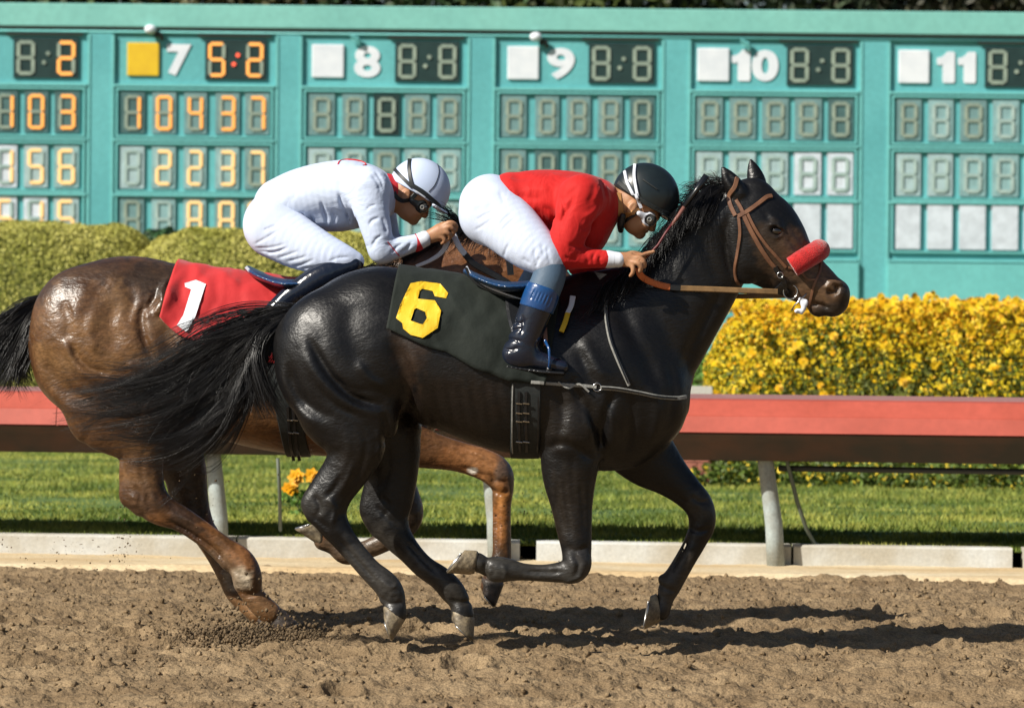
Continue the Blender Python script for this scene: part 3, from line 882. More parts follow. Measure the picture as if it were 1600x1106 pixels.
class Fig:
    """Turns pixel measurements of the photograph into lengths at the figure's own distance."""
    def __init__(s, Y, boost=1.0): s.Y = Y; s.s = F / Y; s.boost = boost
    def p(s, x, y, dy=0): return np.array(at(x, y, s.Y + dy))
    def chain(s, fld, rows, k=.02, sub=4, cut=False, grow=0, ysc=1.0):
        """rows: px, py, r_px, y offset m, lateral ratio"""
        R = cr([tuple(r) + (1.0,) if len(r) == 4 else r for r in rows], sub)
        P = np.array([s.p(a, b, dy * ysc) for a, b, _, dy, _ in R]); rad = np.maximum(R[:, 2] / s.s + grow, .002)
        fld.chain(P, rad, np.maximum(R[:, 4], .15), k, cut)
    def ell(s, fld, x, y, dy, rx, rz, ry, rot=0, k=.03, cut=False, grow=0, yaw=0):
        fld.ell(s.p(x, y, dy), (rx / s.s + grow, ry + grow, rz / s.s + grow), -math.radians(rot), k, cut, yaw)
    def l2(s, fld, pts, w, amp, side=None):
        q = np.array([s.p(a, b)[[0, 2]] for a, b in pts])
        if len(q) > 2: q = cr(q, 4)
        yr = None if side is None else ((s.Y - 2, s.Y) if side < 0 else (s.Y, s.Y + 2))
        fld.line2d(q, w / s.s, amp * s.boost, yr)


def trunk(fig, fld, table, k=.04, expo=2.25):
    T = np.array(table, dtype=float)
    xs = fld.ax[0]
    px = T[:, 0]
    X_ = np.array([fig.p(a, b)[0] for a, b in zip(T[:, 0], T[:, 1])])
    zt_ = np.array([fig.p(a, b)[2] for a, b in zip(T[:, 0], T[:, 1])]); zb_ = np.array([fig.p(a, b)[2] for a, b in zip(T[:, 0], T[:, 2])])
    fine = cr(np.stack([X_, zt_, zb_, T[:, 3], T[:, 4]], 1), 6)
    fx = fine[:, 0]
    q = fld.sl((fx[0] - .03, fig.Y - .34, zb_.min()), (fx[-1] + .03, fig.Y + .34, zt_.max()), .04)
    x, y, z = fld.xyz(q)
    xx = x[:, 0, 0]
    I = lambda c: np.interp(xx, fx, fine[:, c])[:, None, None].astype(np.float32)
    top, bot, hw, nar = I(1), I(2), np.maximum(I(3), .012), I(4)
    hh = np.maximum((top - bot) / 2, .015); zc = (top + bot) / 2
    v = (z - zc) / hh
    hw2 = hw * (1 - nar * np.clip(v, 0, 1.2))
    u = (y - fig.Y) / hw2
    rr = (np.abs(u) ** expo + np.abs(v) ** expo) ** (1 / expo)
    d = (rr - 1) * np.minimum(hh, hw2) * .85
    over = np.maximum(fx[0] - xx, xx - fx[-1])[:, None, None]
    d = np.where(over > 0, np.maximum(d, 0) + over, d).astype(np.float32)
    fld.union(q, d, k)


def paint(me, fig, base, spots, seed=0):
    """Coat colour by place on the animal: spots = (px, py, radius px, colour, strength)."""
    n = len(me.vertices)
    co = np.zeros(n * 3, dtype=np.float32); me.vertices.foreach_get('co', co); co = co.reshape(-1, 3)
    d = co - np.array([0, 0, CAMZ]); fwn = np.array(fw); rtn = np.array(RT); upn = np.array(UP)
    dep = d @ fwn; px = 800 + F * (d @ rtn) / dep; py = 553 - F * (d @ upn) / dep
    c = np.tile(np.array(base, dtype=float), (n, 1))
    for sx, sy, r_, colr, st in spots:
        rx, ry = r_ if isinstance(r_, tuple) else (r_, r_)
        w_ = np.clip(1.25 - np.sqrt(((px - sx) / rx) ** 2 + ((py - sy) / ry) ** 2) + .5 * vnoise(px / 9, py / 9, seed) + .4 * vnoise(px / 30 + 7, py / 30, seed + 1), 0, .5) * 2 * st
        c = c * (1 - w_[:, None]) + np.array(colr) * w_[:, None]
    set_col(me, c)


def strands(name, guides, n, fig, parent, rad=.0016, jit=.02, curl=.01, pts=14, seed=0, material=None, yspread=.04, lenvar=.25, clump=0):
    """Hair between guide curves; guides: lists of (px, py, dy)."""
    rg = np.random.default_rng(seed)
    G = []
    for g in guides:
        c = cr(g, 8); t = np.linspace(0, 1, len(c)); tt = np.linspace(0, 1, pts)
        c = np.stack([np.interp(tt, t, c[:, i]) for i in range(3)], 1)
        G.append(np.array([fig.p(a, b, dy) for a, b, dy in c]))
    G = np.array(G)
    vs, fs = [], []
    tt = np.linspace(0, 1, pts)
    ncl = max(1, n // max(1, clump)) if clump else n
    for i in range(ncl):
        u = rg.random() * (len(G) - 1); a = min(int(u), len(G) - 2); u -= a
        base = G[a] * (1 - u) + G[a + 1] * u
        L = 1 - lenvar * rg.random()
        ts = tt * L
        base = np.stack([np.interp(ts, tt, base[:, j]) for j in range(3)], 1)
        off = rg.normal(size=3) * np.array([jit, yspread, jit])
        ph = rg.random(3) * 6; fr = rg.uniform(3, 8, 3); am = rg.normal(size=3) * curl
        cc = base + off * (tt[:, None] ** .7) + am * np.sin(fr * tt[:, None] * 1.0 + ph) * tt[:, None]
        for j in range(max(1, clump)):
            o2 = rg.normal(size=3) * .0045 * (1 if clump else 0)
            c = cc + o2 * (.4 + tt[:, None] * 1.6) + rg.normal(size=3) * .002
            r_ = rad * rg.uniform(.6, 1.3) * (1 - .85 * tt ** 2)
            t_ = np.gradient(c, axis=0); t_ /= np.linalg.norm(t_, axis=1)[:, None] + 1e-9
            up_ = np.array([0, 1, .2]); s1 = np.cross(t_, up_); s1 /= np.linalg.norm(s1, axis=1)[:, None] + 1e-9
            s2 = np.cross(t_, s1)
            ring = np.stack([c + s1 * r_[:, None], c - s1 * r_[:, None] * .5 + s2 * r_[:, None] * .87, c - s1 * r_[:, None] * .5 - s2 * r_[:, None] * .87], 1)
            b0 = len(vs) * 3 * pts
            vs.append(ring.reshape(-1, 3))
            k = np.arange(pts - 1)[:, None] * 3 + b0
            for e in range(3):
                fs.append(np.concatenate([k + e, k + (e + 1) % 3, k + 3 + (e + 1) % 3, k + 3 + e], 1))
    me = mesh(name, np.concatenate(vs), np.concatenate(fs))
    return link(name, me, material or M['hair'], parent)


def hoof(cf, cb, heel, toe, fig, dy, parent, material, lat=.055):
    """Hoof wall between the coronet and the sole, all in pixels."""
    c0 = (fig.p(*cf, dy) + fig.p(*cb, dy)) / 2; a0 = (fig.p(*cf, dy) - fig.p(*cb, dy)) / 2
    c1 = (fig.p(*toe, dy) + fig.p(*heel, dy)) / 2; a1 = (fig.p(*toe, dy) - fig.p(*heel, dy)) / 2
    vs = []; N = 20; R_ = 7
    for j in range(R_ + 2):
        t = min(j / (R_ - 1), 1); sc = 1.0
        c = c0 * (1 - t) + c1 * t; a = a0 * (1 - t) + a1 * t
        lt = lat * (.78 + .22 * t) * (1 + .03 * math.sin(j * 2.3))
        if j == 0: sc = .90
        if j == R_: sc = .86
        if j == R_ + 1: sc = .12; c = c + (c0 - c1) * .13
        for i in range(N):
            q = i * 2 * math.pi / N
            ca, sa = math.cos(q), math.sin(q)
            ca = math.copysign(abs(ca) ** .85, ca) * (1.0 if ca > 0 else .9)
            vs.append(c + a * ca * sc + np.array([0, 1, 0]) * sa * lt * sc)
    fs = [(j * N + i, j * N + (i + 1) % N, (j + 1) * N + (i + 1) % N, (j + 1) * N + i) for j in range(R_ + 1) for i in range(N)]
    fs += [tuple(range(N)), tuple((R_ + 1) * N + i for i in range(N - 1, -1, -1))]
    me = mesh('hoof', np.array(vs), fs)
    bm = bmesh.new(); bm.from_mesh(me); bmesh.ops.recalc_face_normals(bm, faces=bm.faces); bm.to_mesh(me); bm.free()
    o = link('hoof', me, material, parent)
    # thin racing plate on the sole
    d = (c1 - c0); d = d / np.linalg.norm(d)
    m_ = MB(); pts = []
    for i in range(15):
        q = -2.3 + 4.6 * i / 14
        pts.append(Vector(c1 + d * .003 + a1 * math.cos(q) * .86 + np.array([0, 1, 0]) * math.sin(q) * lat * .88))
    m_.tube(pts, .0045, 6).build('horseshoe', M['shoe'], o, smooth=True)
    return o


def bvh_of(*objs):
    vs, fs = [], []
    for o in objs:
        me = o.data; n = len(vs)
        wl_ = Vector((0, 0, 0))
        vs += [v.co.copy() for v in me.vertices]
        fs += [tuple(i + n for i in p.vertices) for p in me.polygons]
    return BVHTree.FromPolygons(vs, fs)


def hit(bvh, px, py, Y):
    d = ray(px, py); o = Vector((0, 0, CAMZ)) + d * (Y - 2.5)
    r = bvh.ray_cast(o, d, 4)
    if r[0] is None: return None, None
    return r[0], r[1]


def strap(name, pts, width, material, bvh, fig, parent, thick=.004, off=.003, sub=6, yfall=-.1, smooth_d=True, wend=None):
    """A flat strap laid on whatever the photograph shows it lying on."""
    c = cr([(a, b) for a, b in pts], sub) if len(pts) > 2 else np.array([np.array(pts[0]) * (1 - t) + np.array(pts[1]) * t for t in np.linspace(0, 1, 8)])
    P, Nn = [], []
    for a, b in c:
        h_, n_ = hit(bvh, a, b, fig.Y) if bvh else (None, None)
        if h_ is None:
            P.append(None); Nn.append(None)
        else:
            P.append(np.array(h_)); Nn.append(np.array(n_))
    ys = np.array([p[1] if p is not None else np.nan for p in P])
    if np.all(np.isnan(ys)): ys[:] = fig.Y + yfall
    idx = np.arange(len(ys)); ok = ~np.isnan(ys); ys = np.interp(idx, idx[ok], ys[ok])
    if smooth_d:
        for _ in range(2): ys[1:-1] = np.minimum(ys[1:-1], (ys[:-2] + ys[2:]) / 2) * .5 + .5 * (ys[:-2] + 2 * ys[1:-1] + ys[2:]) / 4
    Pn = np.array([np.array(at(a, b, y - off)) for (a, b), y in zip(c, ys)])
    Nv = np.array([n if n is not None else np.array([0, -1, 0.]) for n in Nn]); Nv[Nv[:, 1] > -.2] = np.array([0, -1, 0.])
    for _ in range(3): Nv[1:-1] = (Nv[:-2] + Nv[1:-1] + Nv[2:]) / 3
    Nv /= np.linalg.norm(Nv, axis=1)[:, None]
    T_ = np.gradient(Pn, axis=0); T_ /= np.linalg.norm(T_, axis=1)[:, None]
    B_ = np.cross(T_, Nv); B_ /= np.linalg.norm(B_, axis=1)[:, None]
    w = np.linspace(width, wend if wend else width, len(c))[:, None] / fig.s / 2
    vs = np.stack([Pn + B_ * w + Nv * thick * .2, Pn + B_ * w * .8 + Nv * thick, Pn - B_ * w * .8 + Nv * thick, Pn - B_ * w + Nv * thick * .2, Pn - B_ * w - Nv * thick, Pn + B_ * w - Nv * thick], 1)
    n_ = 6; m_ = MB()
    fs = [(i * n_ + k, i * n_ + (k + 1) % n_, (i + 1) * n_ + (k + 1) % n_, (i + 1) * n_ + k) for i in range(len(c) - 1) for k in range(n_)]
    fs += [tuple(range(n_)), tuple((len(c) - 1) * n_ + k for k in range(n_))]
    m_.add(vs.reshape(-1, 3).tolist(), fs)
    return m_.build(name, material, parent, smooth=False)


def shape_on(name, loops, material, bvh, fig, parent, off=.003, step=4.0, depth=.0025):
    """A flat printed or sewn shape (pixel outline loops, first outer, rest holes) laid on a surface."""
    pts, edges = [], []
    for lp in loops:
        b0 = len(pts); dense = []
        for i in range(len(lp)):
            a, b = np.array(lp[i], float), np.array(lp[(i + 1) % len(lp)], float)
            k = max(1, int(np.linalg.norm(b - a) / step))
            dense += [a + (b - a) * j / k for j in range(k)]
        pts += dense; n = len(dense)
        edges += [(b0 + i, b0 + (i + 1) % n) for i in range(n)]

    def inside(p, lp):
        c = False; x, y = p
        for i in range(len(lp)):
            x1, y1 = lp[i]; x2, y2 = lp[(i + 1) % len(lp)]
            if (y1 > y) != (y2 > y) and x < (x2 - x1) * (y - y1) / (y2 - y1) + x1: c = not c
        return c
    lo = np.min(loops[0], axis=0); hi = np.max(loops[0], axis=0)
    for x in np.arange(lo[0], hi[0], step):
        for y in np.arange(lo[1], hi[1], step):
            if inside((x, y), loops[0]) and not any(inside((x, y), l) for l in loops[1:]): pts.append(np.array([x, y]))
    V, E_, Fc, *_ = delaunay_2d_cdt([Vector(p) for p in pts], edges, [], 0, 1e-4)
    keep = [f for f in Fc if (lambda c: inside(c, loops[0]) and not any(inside(c, l) for l in loops[1:]))(tuple(sum((V[i] for i in f), Vector((0, 0))) / len(f)))]
    lasty = fig.Y - .2; ys = []
    for v in V:
        h_, n_ = hit(bvh, v.x, v.y, fig.Y)
        if h_ is not None: lasty = h_.y
        ys.append(lasty)
    nb = [set() for _ in V]
    for fc in keep:
        for i in range(len(fc)): nb[fc[i]].add(fc[i - 1]); nb[fc[i - 1]].add(fc[i])
    ys = np.array(ys)
    for _ in range(3): ys = np.array([(ys[i] + sum(ys[j] for j in nb[i])) / (1 + len(nb[i])) for i in range(len(ys))])
    co = [at(v.x, v.y, y - off) for v, y in zip(V, ys)]
    me = mesh(name, np.array([tuple(c) for c in co]), keep)
    o = link(name, me, material, parent, smooth=False)
    so = o.modifiers.new('thickness', 'SOLIDIFY'); so.thickness = depth; so.offset = 0
    return o


# ------------------------------------------------------------------ the dark horse (near)
HN = Fig(16.0, 1.4)
near = empty('horse', HN.p(780, 700) * np.array([1, 1, 0]), 'black racehorse at full gallop wearing a red noseband and the number 6 cloth', 'horse')


def build_near():
    f = Field(HN.p(412, 1012) - np.array([0, .36, 0]), HN.p(1342, 240) + np.array([0, .36, 0]), .0062)
    # trunk: px, top, bottom, half width m, narrowing towards the top
    trunk(HN, f, [(432, 508, 560, .06, 0), (444, 496, 600, .12, .0), (462, 480, 632, .17, .05), (490, 459, 655, .22, .08), (530, 437, 672, .255, .12), (580, 421, 672, .272, .15),
                  (630, 421, 655, .265, .18), (690, 430, 672, .27, .15), (740, 440, 692, .275, .15), (790, 450, 706, .275, .2), (840, 450, 714, .265, .3), (890, 430, 728, .245, .45),
                  (930, 423, 735, .225, .52), (965, 428, 735, .205, .48), (1000, 462, 728, .185, .3), (1035, 510, 702, .155, .2), (1062, 555, 672, .115, .1), (1074, 590, 645, .07, 0)], k=.04)
    # rump and thighs
    HN.ell(f, 517, 558, -.10, 88, 104, .155, 0, .05); HN.ell(f, 517, 558, .10, 88, 104, .155, 0, .05)
    HN.ell(f, 540, 600, -.125, 72, 92, .12, -24, .05); HN.ell(f, 548, 600, .125, 72, 92, .12, -24, .05)
    HN.ell(f, 588, 642, -.155, 36, 48, .075, -30, .04)
    HN.ell(f, 580, 474, 0, 78, 48, .20, -6, .05)
    # near hind leg
    HN.chain(f, [(528, 640, 62, -.14, .62), (552, 672, 55, -.15, .6), (556, 700, 44, -.15, .62), (542, 733, 36, -.145, .65), (522, 765, 32, -.14, .68), (512, 790, 31, -.14, .66), (517, 812, 26, -.14, .72),
                 (534, 838, 20, -.14, .85), (556, 865, 17.5, -.14, .85), (578, 890, 17.5, -.14, .85), (600, 910, 20, -.14, .9), (611, 925, 20, -.14, .9), (617, 942, 17, -.14, .9), (617, 960, 18, -.14, 1)], .022, 5)
    HN.chain(f, [(520, 735, 14, -.14, .7), (495, 765, 12, -.14, .8), (483, 786, 13, -.14, .9), (490, 803, 12, -.14, .8)], .03)
    HN.ell(f, 601, 936, -.14, 8, 8, .022, 0, .01)
    # off hind leg
    HN.chain(f, [(580, 640, 75, .13, .6), (600, 690, 58, .14, .6), (612, 735, 42, .14, .65), (610, 775, 37, .14, .66), (606, 805, 33, .14, .7), (618, 835, 25, .14, .8), (640, 862, 19, .14, .85), (662, 885, 18, .14, .85),
                 (688, 903, 19, .14, .85), (705, 921, 20, .14, .9), (718, 940, 17, .14, .9), (723, 960, 18, .14, 1)], .022, 5)
    HN.chain(f, [(590, 745, 14, .14, .7), (578, 775, 13, .14, .8), (575, 800, 13, .14, .9), (590, 825, 12, .14, .8)], .03)
    # shoulder, chest
    HN.ell(f, 930, 600, -.10, 92, 112, .14, 22, .06); HN.ell(f, 930, 600, .10, 92, 112, .14, 22, .06)
    HN.ell(f, 1010, 620, -.07, 62, 72, .11, 0, .05); HN.ell(f, 1015, 630, .07, 58, 66, .11, 0, .05)
    HN.ell(f, 892, 672, -.165, 42, 50, .085, 10, .035)
    # near foreleg (folded)
    HN.chain(f, [(905, 660, 55, -.12, .6), (893, 705, 48, -.14, .62), (890, 742, 42, -.14, .64), (893, 785, 33, -.14, .68), (897, 825, 27.5, -.14, .75), (901, 862, 23, -.14, .85), (898, 888, 21.5, -.14, .9),
                 (880, 893, 17, -.14, .9), (850, 895, 13.5, -.14, .9), (818, 893, 13.5, -.14, .9), (793, 890, 18, -.14, .9), (775, 889, 20, -.14, .9), (760, 885, 14, -.14, .95), (746, 878, 15, -.14, 1)], .018, 5)
    HN.ell(f, 903, 880, -.15, 20, 22, .045, 0, .015)
    # off foreleg (reaching)
    HN.chain(f, [(975, 670, 62, .12, .6), (1010, 712, 48, .13, .62), (1042, 740, 34, .13, .68), (1070, 765, 26, .13, .75), (1092, 790, 23, .13, .85), (1097, 818, 21, .13, .85), (1087, 845, 17.5, .13, .85),
                 (1072, 872, 16.5, .13, .85), (1058, 896, 17, .13, .88), (1047, 914, 18, .13, .9), (1040, 934, 13.5, .13, .95), (1032, 955, 15, .13, 1)], .018, 5)
    HN.ell(f, 1035, 904, .13, 7, 7, .02, 0, .01)
    # neck
    HN.chain(f, [(970, 560, 112, 0, .55), (1012, 515, 98, 0, .52), (1048, 474, 86, 0, .48), (1077, 436, 79, 0, .46), (1102, 397, 74, 0, .46), (1124, 365, 66, 0, .5), (1150, 335, 50, 0, .6)], .05, 5)
    # head
    HN.chain(f, [(1150, 352, 62, 0, .62), (1176, 362, 70, 0, .60), (1195, 380, 66, 0, .58), (1216, 402, 55, 0, .58), (1237, 420, 46, 0, .60), (1256, 434, 40, 0, .62), (1275, 447, 35, 0, .66), (1293, 462, 31, 0, .74), (1300, 468, 27, 0, .78)], .02, 5)
    HN.ell(f, 1168, 398, -.045, 42, 46, .055, 0, .02); HN.ell(f, 1168, 398, .045, 42, 46, .055, 0, .02)
    HN.ell(f, 1310, 456, 0, 17, 17, .055, 0, .02)
    HN.ell(f, 1297, 478, 0, 19, 14, .045, 20, .012)
    HN.ell(f, 1276, 482, 0, 15, 12, .036, 40, .012)
    HN.ell(f, 1180, 305, 0, 30, 26, .06, 30, .03)
    # brow, eye bulge, face crest
    for sd in (-1, 1):
        HN.ell(f, 1208, 351, sd * .080, 19, 14, .026, 35, .012)
        HN.ell(f, 1213, 361, sd * .104, 10.5, 7.5, .020, 30, .004, cut=True)
        HN.chain(f, [(1200, 352, 2.5, sd * .098, 1), (1210, 350, 2.8, sd * .103, 1), (1222, 357, 2.2, sd * .096, 1)], .004)
        HN.chain(f, [(1202, 366, 1.8, sd * .096, 1), (1213, 372, 2, sd * .097, 1), (1223, 367, 1.6, sd * .090, 1)], .004)
        HN.chain(f, [(1222, 382, 6, sd * .074, .8), (1240, 400, 6, sd * .062, .8), (1256, 416, 5, sd * .052, .8)], .02)
        HN.ell(f, 1303, 453, sd * .064, 13, 9, .026, -35, .005, cut=True)
        HN.chain(f, [(1292, 448, 3, sd * .056, 1), (1302, 440, 3.4, sd * .054, 1), (1315, 444, 3, sd * .048, 1)], .005)
        HN.ell(f, 1297, 446, sd * .05, 12, 5, .010, 50, .012)
    # ears
    HN.chain(f, [(1153, 302, 16, -.055, .8), (1145, 288, 14.5, -.06, .75), (1136, 274, 9.5, -.062, .65), (1129, 262, 2.8, -.06, .6)], .010)
    HN.chain(f, [(1184, 302, 16, .05, .8), (1182, 284, 15, .055, .7), (1178, 268, 11, .058, .6), (1173, 250, 2.8, .058, .6)], .010)
    HN.chain(f, [(1154, 296, 5, -.092, .9), (1146, 284, 5, -.090, .9), (1138, 273, 3, -.080, .9)], .006, cut=True)
    # throat, jowl lines
    HN.l2(f, [(1138, 330), (1132, 370), (1136, 410), (1150, 442)], 7, .012)
    HN.l2(f, [(1262, 474), (1280, 476), (1300, 484)], 2.5, .008)
    HN.l2(f, [(1215, 462), (1236, 452), (1252, 444)], 7, .005)
    HN.l2(f, [(1190, 330), (1200, 345), (1218, 352)], 4, .004)
    HN.l2(f, [(1225, 372), (1240, 385), (1255, 400)], 4, .004)
    HN.l2(f, [(1180, 350), (1186, 372), (1200, 392)], 5, .004)
    HN.l2(f, [(1160, 420), (1185, 440), (1210, 448)], 6, .005)
    HN.l2(f, [(1226, 345), (1246, 372), (1268, 400)], 4, .004)
    HN.l2(f, [(1262, 420), (1280, 432), (1292, 446)], 3.5, .004)
    HN.l2(f, [(1270, 455), (1284, 468), (1290, 484)], 3, .004)
    HN.l2(f, [(1205, 425), (1222, 440), (1240, 446)], 3, -.004)
    # muscle lines
    HN.l2(f, [(484, 520), (505, 560), (530, 596), (560, 620), (608, 634)], 7, .013, -1)
    HN.l2(f, [(474, 540), (492, 575), (520, 610), (556, 635), (600, 650)], 9, -.007, -1)
    HN.l2(f, [(442, 560), (448, 600), (470, 640), (515, 672)], 9, -.008, -1)
    HN.l2(f, [(455, 560), (465, 600), (492, 635), (530, 655)], 9, .010, -1)
    HN.l2(f, [(560, 470), (548, 505), (555, 540), (575, 575)], 16, .005, -1)
    HN.l2(f, [(612, 520), (628, 560), (640, 600), (634, 648), (618, 680)], 14, .016)
    HN.l2(f, [(600, 640), (606, 665), (600, 700)], 6, .010, -1)
    HN.l2(f, [(560, 660), (575, 690), (566, 730), (548, 760)], 5, .005, -1)
    HN.l2(f, [(540, 665), (548, 700), (535, 740), (512, 770)], 6, -.004, -1)
    HN.l2(f, [(965, 470), (985, 520), (1010, 570), (1030, 610)], 13, .010, -1)
    HN.l2(f, [(884, 590), (905, 620), (926, 655), (942, 700)], 8, .011, -1)
    HN.l2(f, [(962, 600), (946, 640), (938, 680), (934, 720)], 7, .011, -1)
    HN.l2(f, [(905, 520), (925, 560), (950, 600)], 12, -.007, -1)
    HN.l2(f, [(852, 700), (875, 690), (905, 700), (925, 722)], 7, .009, -1)
    HN.l2(f, [(1135, 440), (1105, 490), (1080, 540), (1062, 590)], 9, .009, -1)
    HN.l2(f, [(880, 740), (885, 790), (892, 840)], 4, .005, -1); HN.l2(f, [(905, 740), (909, 790), (912, 840)], 4, .004, -1)
    HN.l2(f, [(885, 889), (850, 890), (812, 888)], 3.2, .007, -1)
    HN.l2(f, [(526, 830), (551, 860), (576, 888), (594, 908)], 3.4, .008, -1)
    HN.l2(f, [(494, 768), (504, 788), (497, 806)], 4, .008, -1); HN.l2(f, [(514, 772), (527, 792), (521, 818)], 4, -.008, -1)
    # extra sinew, vein and hip detail
    for ln, w_, a_ in (([(476, 490), (500, 515), (512, 545)], 8, .003), ([(560, 560), (580, 590), (612, 606)], 7, -.006),
                       ([(500, 600), (530, 632), (570, 650)], 5, .006), ([(520, 585), (555, 605), (590, 610)], 5, .004), ([(500, 690), (520, 700), (545, 702)], 6, .004), ([(590, 665), (597, 690), (590, 715)], 4, -.005),
                       ([(604, 690), (606, 735), (590, 770)], 5, .004), ([(690, 700), (760, 712), (800, 716)], 7, -.004), ([(865, 600), (878, 640), (872, 690)], 8, .006), ([(900, 590), (912, 630), (925, 690)], 6, -.006),
                       ([(940, 620), (955, 660), (960, 700)], 6, -.005), ([(975, 600), (985, 650), (975, 710)], 8, .007), ([(1010, 590), (1025, 640), (1015, 700)], 9, -.006), ([(1040, 560), (1050, 610), (1042, 670)], 7, .006),
                       ([(1010, 470), (1040, 520), (1055, 570)], 12, .007), ([(1050, 400), (1080, 450), (1090, 490)], 12, -.006), ([(1086, 350), (1105, 400), (1125, 450)], 10, .006), ([(900, 540), (920, 590), (935, 620)], 9, .006),
                       ([(870, 560), (885, 600), (900, 625)], 7, -.005), ([(895, 700), (893, 740), (897, 800)], 5, .003), ([(640, 540), (660, 600), (672, 650)], 9, -.004),
                       ([(1040, 765), (1060, 775), (1080, 790)], 3, .004), ([(1088, 790), (1092, 810), (1086, 830)], 4, .005), ([(1080, 838), (1068, 868), (1054, 892)], 2.5, .005),
                       ([(893, 858), (903, 876), (897, 897)], 4, .008), ([(763, 880), (772, 888), (768, 898)], 3, .004), ([(604, 920), (614, 930), (622, 925)], 3, .004), ([(632, 846), (656, 874), (686, 902)], 3.4, .008),
                       ([(592, 775), (606, 790), (598, 812)], 4, .005)):
        HN.l2(f, ln, w_, a_, None)
    for ln, w_, a_ in (([(538, 735), (524, 762), (508, 776)], 4, .007), ([(556, 715), (546, 745), (532, 770)], 4, -.006), ([(487, 800), (505, 812), (520, 826)], 4, .006), ([(598, 900), (612, 912), (626, 908)], 3.5, -.005),
                       ([(596, 926), (612, 938), (632, 936)], 3.5, .007), ([(702, 936), (716, 944), (738, 942)], 3.5, .007), ([(762, 872), (758, 886), (764, 902)], 3.5, .007), ([(785, 874), (790, 890), (786, 906)], 4, -.005),
                       ([(884, 850), (900, 856), (918, 850)], 4, .006), ([(880, 905), (896, 902), (912, 894)], 3.5, -.005), ([(1078, 775), (1096, 786), (1112, 784)], 3.5, .006), ([(1078, 826), (1094, 832), (1112, 826)], 3.5, .006),
                       ([(1082, 840), (1066, 870), (1050, 900)], 3.2, .007), ([(1030, 914), (1044, 922), (1060, 926)], 3.5, .006), ([(585, 790), (600, 806), (616, 822)], 4, .007), ([(868, 745), (874, 790), (884, 835)], 4, .006)):
        HN.l2(f, ln, w_, a_, None)
    for i in range(9):
        x0 = 668 + i * 19
        HN.l2(f, [(x0 - 8, 590), (x0, 630), (x0 + 8, 668)], 6, .0022, -1)
    HN.l2(f, [(640, 655), (690, 690), (750, 705)], 8, -.005)
    return f.to_mesh('body')


me = build_near()
BR = (.10, .055, .028)
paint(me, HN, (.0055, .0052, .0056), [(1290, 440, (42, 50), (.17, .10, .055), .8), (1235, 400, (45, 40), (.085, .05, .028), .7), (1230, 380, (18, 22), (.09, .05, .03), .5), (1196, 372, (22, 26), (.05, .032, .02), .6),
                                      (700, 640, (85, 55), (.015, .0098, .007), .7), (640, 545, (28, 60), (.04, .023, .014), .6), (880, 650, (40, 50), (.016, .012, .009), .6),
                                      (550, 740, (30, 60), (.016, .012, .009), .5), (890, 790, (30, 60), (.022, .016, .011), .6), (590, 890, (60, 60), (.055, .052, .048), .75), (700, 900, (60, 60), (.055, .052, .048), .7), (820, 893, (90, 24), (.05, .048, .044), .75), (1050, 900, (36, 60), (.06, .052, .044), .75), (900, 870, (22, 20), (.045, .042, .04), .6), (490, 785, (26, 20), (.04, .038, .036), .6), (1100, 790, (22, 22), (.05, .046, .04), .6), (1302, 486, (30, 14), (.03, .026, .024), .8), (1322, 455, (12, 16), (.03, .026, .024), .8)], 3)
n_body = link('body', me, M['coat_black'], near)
hoof((637, 962), (597, 944), (599, 962), (613, 1001), HN, -.14, near, M['hoof'])
hoof((742, 962), (703, 950), (704, 967), (740, 1001), HN, .14, near, M['hoof'])
hoof((741, 898), (748, 858), (728, 857), (698, 895), HN, -.14, near, M['hoof'])
hoof((1034, 970), (1026, 924), (1017, 928), (1007, 983), HN, .13, near, M['hoof'])
for sd in (-1, 1):
    bm = bmesh.new(); bmesh.ops.create_uvsphere(bm, u_segments=24, v_segments=16, radius=1)
    c_ = Vector(HN.p(1213, 361, sd * .083))
    for v_ in bm.verts: v_.co = c_ + Vector((v_.co.x * .022, v_.co.y * .017, v_.co.z * .017))
    me = bpy.data.meshes.new('eye'); bm.to_mesh(me); bm.free(); link('eye', me, M['eye'], near)
# tail, in three locks streaming back
strands('tail', [[(474, 480, .0), (440, 488, 0), (395, 500, .02), (330, 520, .03), (265, 560, .03), (190, 584, .03), (118, 592, .03)],
                 [(470, 484, .0), (432, 498, 0), (385, 518, .0), (320, 560, .0), (245, 605, .0), (160, 622, .02), (78, 640, .02)],
                 [(468, 488, 0), (428, 508, 0), (380, 545, 0), (325, 605, 0), (255, 645, 0), (180, 652, 0), (110, 648, 0)],
                 [(466, 492, 0), (424, 518, 0), (384, 570, -.02), (340, 640, -.02), (285, 690, -.02), (215, 705, -.02), (150, 690, -.02)],
                 [(466, 494, 0), (424, 524, -.02), (398, 580, -.03), (375, 640, -.04), (335, 690, -.04), (285, 722, -.04), (215, 735, -.04)]],
        3900, HN, near, rad=.0013, jit=.034, curl=.045, yspread=.05, seed=5, clump=12, lenvar=.55, pts=18)
strands('tail', [[(468, 482, .0), (430, 492, 0), (376, 510, .02), (305, 545, .03), (225, 585, .03), (140, 600, .03), (60, 640, .03)],
                 [(464, 490, 0), (424, 520, 0), (375, 590, -.02), (330, 670, -.02), (270, 722, -.02), (190, 742, -.02)]], 260, HN, near, rad=.0010, jit=.04, curl=.06, yspread=.06, seed=35, lenvar=.5, pts=18)
o = strands('tail', [[(462, 488, -.03), (420, 515, -.04), (405, 555, -.06), (425, 610, -.08), (445, 650, -.08)],
                 [(462, 488, -.03), (412, 520, -.04), (390, 565, -.06), (398, 625, -.08), (422, 668, -.08)]],
        380, HN, near, rad=.0016, jit=.016, curl=.012, yspread=.03, seed=6, clump=5)
